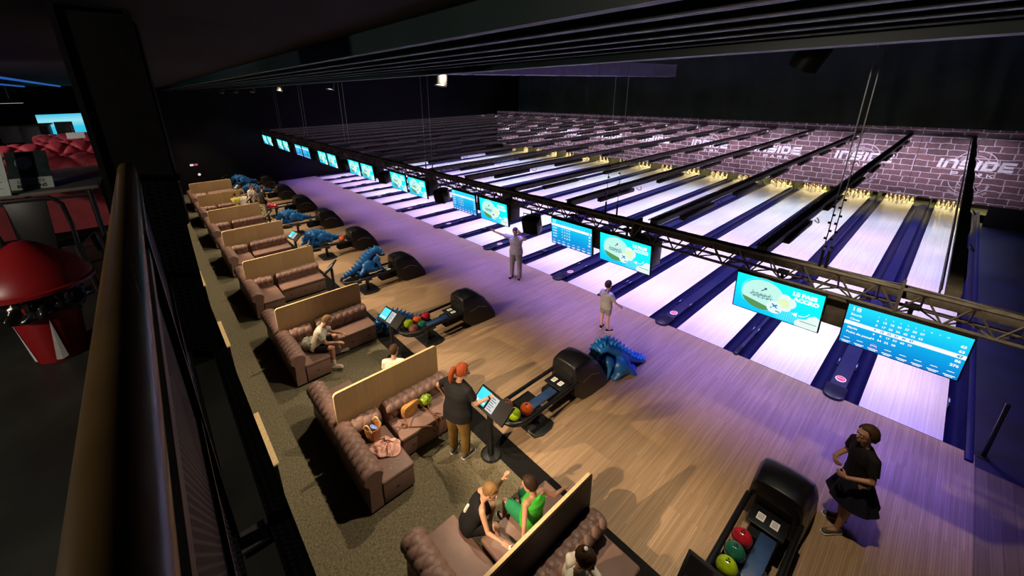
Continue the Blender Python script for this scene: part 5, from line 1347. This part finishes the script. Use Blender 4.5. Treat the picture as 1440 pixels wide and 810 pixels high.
# girl in white on the dark side of the near panel
person('dark-haired girl in white hooded top sitting behind the near panel in the shade', (-2.57, -6.50, 0), yaw_to(.92, .15), 1.48,
    dict(z=.535, dy=0, lean=6, turn=5, nod=22, hs=.92, la=((-.30, .2, -.9), (.2, .9, -.2)), ra=((.34, .15, -.9), (.05, .85, -.35)), ll=((-.15, 1, 0), (0, .05, -1)), rl=((.15, 1, 0), (0, .05, -1))),
    [('trousers', 'navy_cotton', dict(len=.9)), ('shirt', 'white_cotton', dict(grow=1.12, sleeve=1.7)), ('hood', 'white_cotton'), ('shoes', 'shoe_dark', {})], ('hair_dark', 'bun'))
# distant group
sit = lambda l: dict(z=.535, dy=0, lean=l, turn=0, nod=10, la=((-.3, .3, -.9), (.2, .9, -.1)), ra=((.3, .3, -.9), (-.2, .9, -.1)), ll=((-.15, 1, 0), (0, .05, -1)), rl=((.15, 1, 0), (0, .05, -1)))
std = dict(z=.86, lean=3, turn=0, nod=8, la=((-.2, .1, -.95), (.1, .5, -.8)), ra=((.2, .1, -.95), (-.1, .6, -.7)), ll=((-.06, 0, -1), (0, 0, -1)), rl=((.06, 0, -1), (0, 0, -1)))
person('small child in yellow top sitting far off on the lanes 5 and 6 booth bench', (-23.05 + .0, -6.15, 0), yaw_to(-1, .1), 1.35, sit(0), [('trousers', 'navy_cotton', dict(len=.9)), ('shirt', 'yellow_cotton', dict(grow=1.1, sleeve=.6)), ('shoes', 'shoe_dark', {})], ('hair_dark', 'crop'), vox=.012)
person('far person in white shirt standing behind the oak panel near the man in black', (-22.70, -5.50, 0), yaw_to(.6, .6), 1.55, std, [('trousers', 'grey_cotton', dict(len=.9)), ('shirt', 'white_cotton', dict(grow=1.15, sleeve=.7)), ('shoes', 'shoe_white', {})], ('hair_dark', 'crop'), vox=.012)
person('far seated person in white and red next to the child in yellow', (-22.98, -5.86, 0), yaw_to(-1, .2), 1.42, sit(12), [('trousers', 'red_cotton', dict(len=.9)), ('shirt', 'white_cotton', dict(grow=1.12, sleeve=.7)), ('shoes', 'shoe_dark', {})], ('hair_dark', 'crop'), vox=.012)
person('far person in grey top standing beside the white shirt person near a blue dragon', (-22.35, -5.42, 0), yaw_to(.3, .9), 1.45, std, [('trousers', 'khaki_canvas', dict(len=.9)), ('shirt', 'grey_cotton', dict(grow=1.1, sleeve=.7)), ('shoes', 'shoe_dark', {})], ('hair_dark', 'crop'), vox=.012)
person('far man in black t-shirt standing at the touch screen before lanes 5 and 6', (-21.30, -5.30, 0), yaw_to(-.2, 1), 1.68, std, [('trousers', 'khaki_canvas', dict(len=.9)), ('shirt', 'black_cotton', dict(grow=1.12, sleeve=.7)), ('shoes', 'shoe_dark', {})], ('hair_brown', 'crop'), vox=.012)
LANE_E, PIT_E, CAN_E, BAL_E, LOU_E, EXPO, VIO, MUR = 29., 90., 640., 1350., 130., 0., .95, .8
# ------------------------------------------------------------------ light
wd = bpy.data.worlds.new('world'); S.world = wd; wd.use_nodes = True
bg = wd.node_tree.nodes['Background']; bg.inputs[0].default_value = (.35, .42, .6, 1); bg.inputs[1].default_value = .0
def area(name, loc, sx, sy, e, c, spread=180, rot=(0, 0, 0)):
    l = bpy.data.lights.new(name, 'AREA'); l.shape = 'RECTANGLE'; l.size = sx; l.size_y = sy; l.energy = e; l.color = c; l.spread = R(spread)
    o = bpy.data.objects.new(name, l); COL.objects.link(o); o.location = loc; o.rotation_euler = rot; return o
def spot(name, loc, tgt, e, c, ang, blend=.5, r=.06):
    l = bpy.data.lights.new(name, 'SPOT'); l.energy = e; l.color = c; l.spot_size = R(ang); l.spot_blend = blend; l.shadow_soft_size = r
    o = bpy.data.objects.new(name, l); COL.objects.link(o); o.location = loc
    o.rotation_mode = 'QUATERNION'; o.rotation_quaternion = (V(tgt) - V(loc)).normalized().to_track_quat('-Z', 'Y'); return o
# lane lamps: one per light bar of every overhead rail, facing straight down
tint = [(.74, .90, 1), (.80, .60, 1), (.66, .64, 1), (.86, .68, 1), (.60, .62, 1), (.84, .86, 1)]
for n in range(18, 0, -1):
    for i in range(7):
        y = -1.75 + i * 2.55 + .675
        c = (.22, .17, 1) if i == 0 else tint[(i + n * (2 if n % 2 else 3)) % 6]
        area('lane_lamp', (LC[n] - .04, y, RZ - .168), .08, 1.3, LANE_E * (VIO if i == 0 else 1), c, 62 if i == 0 else 76)
        if i == 6: area('mural_fill', (LC[n] - .04, y + .4, RZ - .168), .08, .5, LANE_E * MUR, (.86, .76, 1), 100, (R(55), 0, 0))  # fill light without a fixture, added to brighten the brick panels
# warm pit lamps behind the masking panels
for k in range(9):
    area('pit_lamp', (-.36 - PITCH * k, 19.0, 1.6), 3.2, .15, PIT_E, (1, .85, .42), 140)
# cans
for k, (t, d) in enumerate(cans):
    c = t.location + d * .17
    if k: spot('can_lamp', c, c + d, 60, (1, .82, .58), 80, .6, .03)
for k in range(9):
    x_ = -3.55 - PITCH * k
    spot('ceiling_lamp', (x_, -4.75, 6.06), (x_ - .4, -7.5, 0), CAN_E, (1, .80, .54), 86, .5, .04)
# spots under the balcony thrown across the booths
for k in range(9):
    x_ = -3.7 - PITCH * k
    spot('balcony_lamp', (x_, -9.7, 3.45), (x_ + (1.1 if k else -.2), -4.3, 0.3), BAL_E, (1, .72, .44), 48 if k else 42, .55, .025)
spot('ceiling_lamp', (-1.5, -4.6, 6.06), (-.30, -3.3, 0), CAN_E * .75, (1, .78, .52), 66, .6, .05)  # extra spot added to warm the approach around the girl
spot('lounge_lamp', (-2.6, -11.9, 5.82), (-3.4, -9.2, 4.7), LOU_E, (1, .86, .70), 130, .6, .1)
spot('lounge_lamp', (-8.2, -12.0, 5.82), (-9.2, -9.8, 4.8), LOU_E, (1, .88, .80), 120, .6, .1)
area('lounge_pendant_lamp', (-12, -10.58, 5.57), .3, .3, 6, (1, .9, .8))
S.view_settings.exposure = EXPO

# number words in the labels
import re
NUMW = 'zero one two three four five six seven eight nine ten eleven twelve thirteen fourteen fifteen sixteen seventeen eighteen'.split()
for o in bpy.data.objects:
    for k in ('label', 'group'):
        v = o.get(k)
        if v and 'reading 18' not in v: o[k] = re.sub(r'\b(\d+)\b', lambda m: NUMW[int(m.group(1))] if int(m.group(1)) < 19 else m.group(1), v)
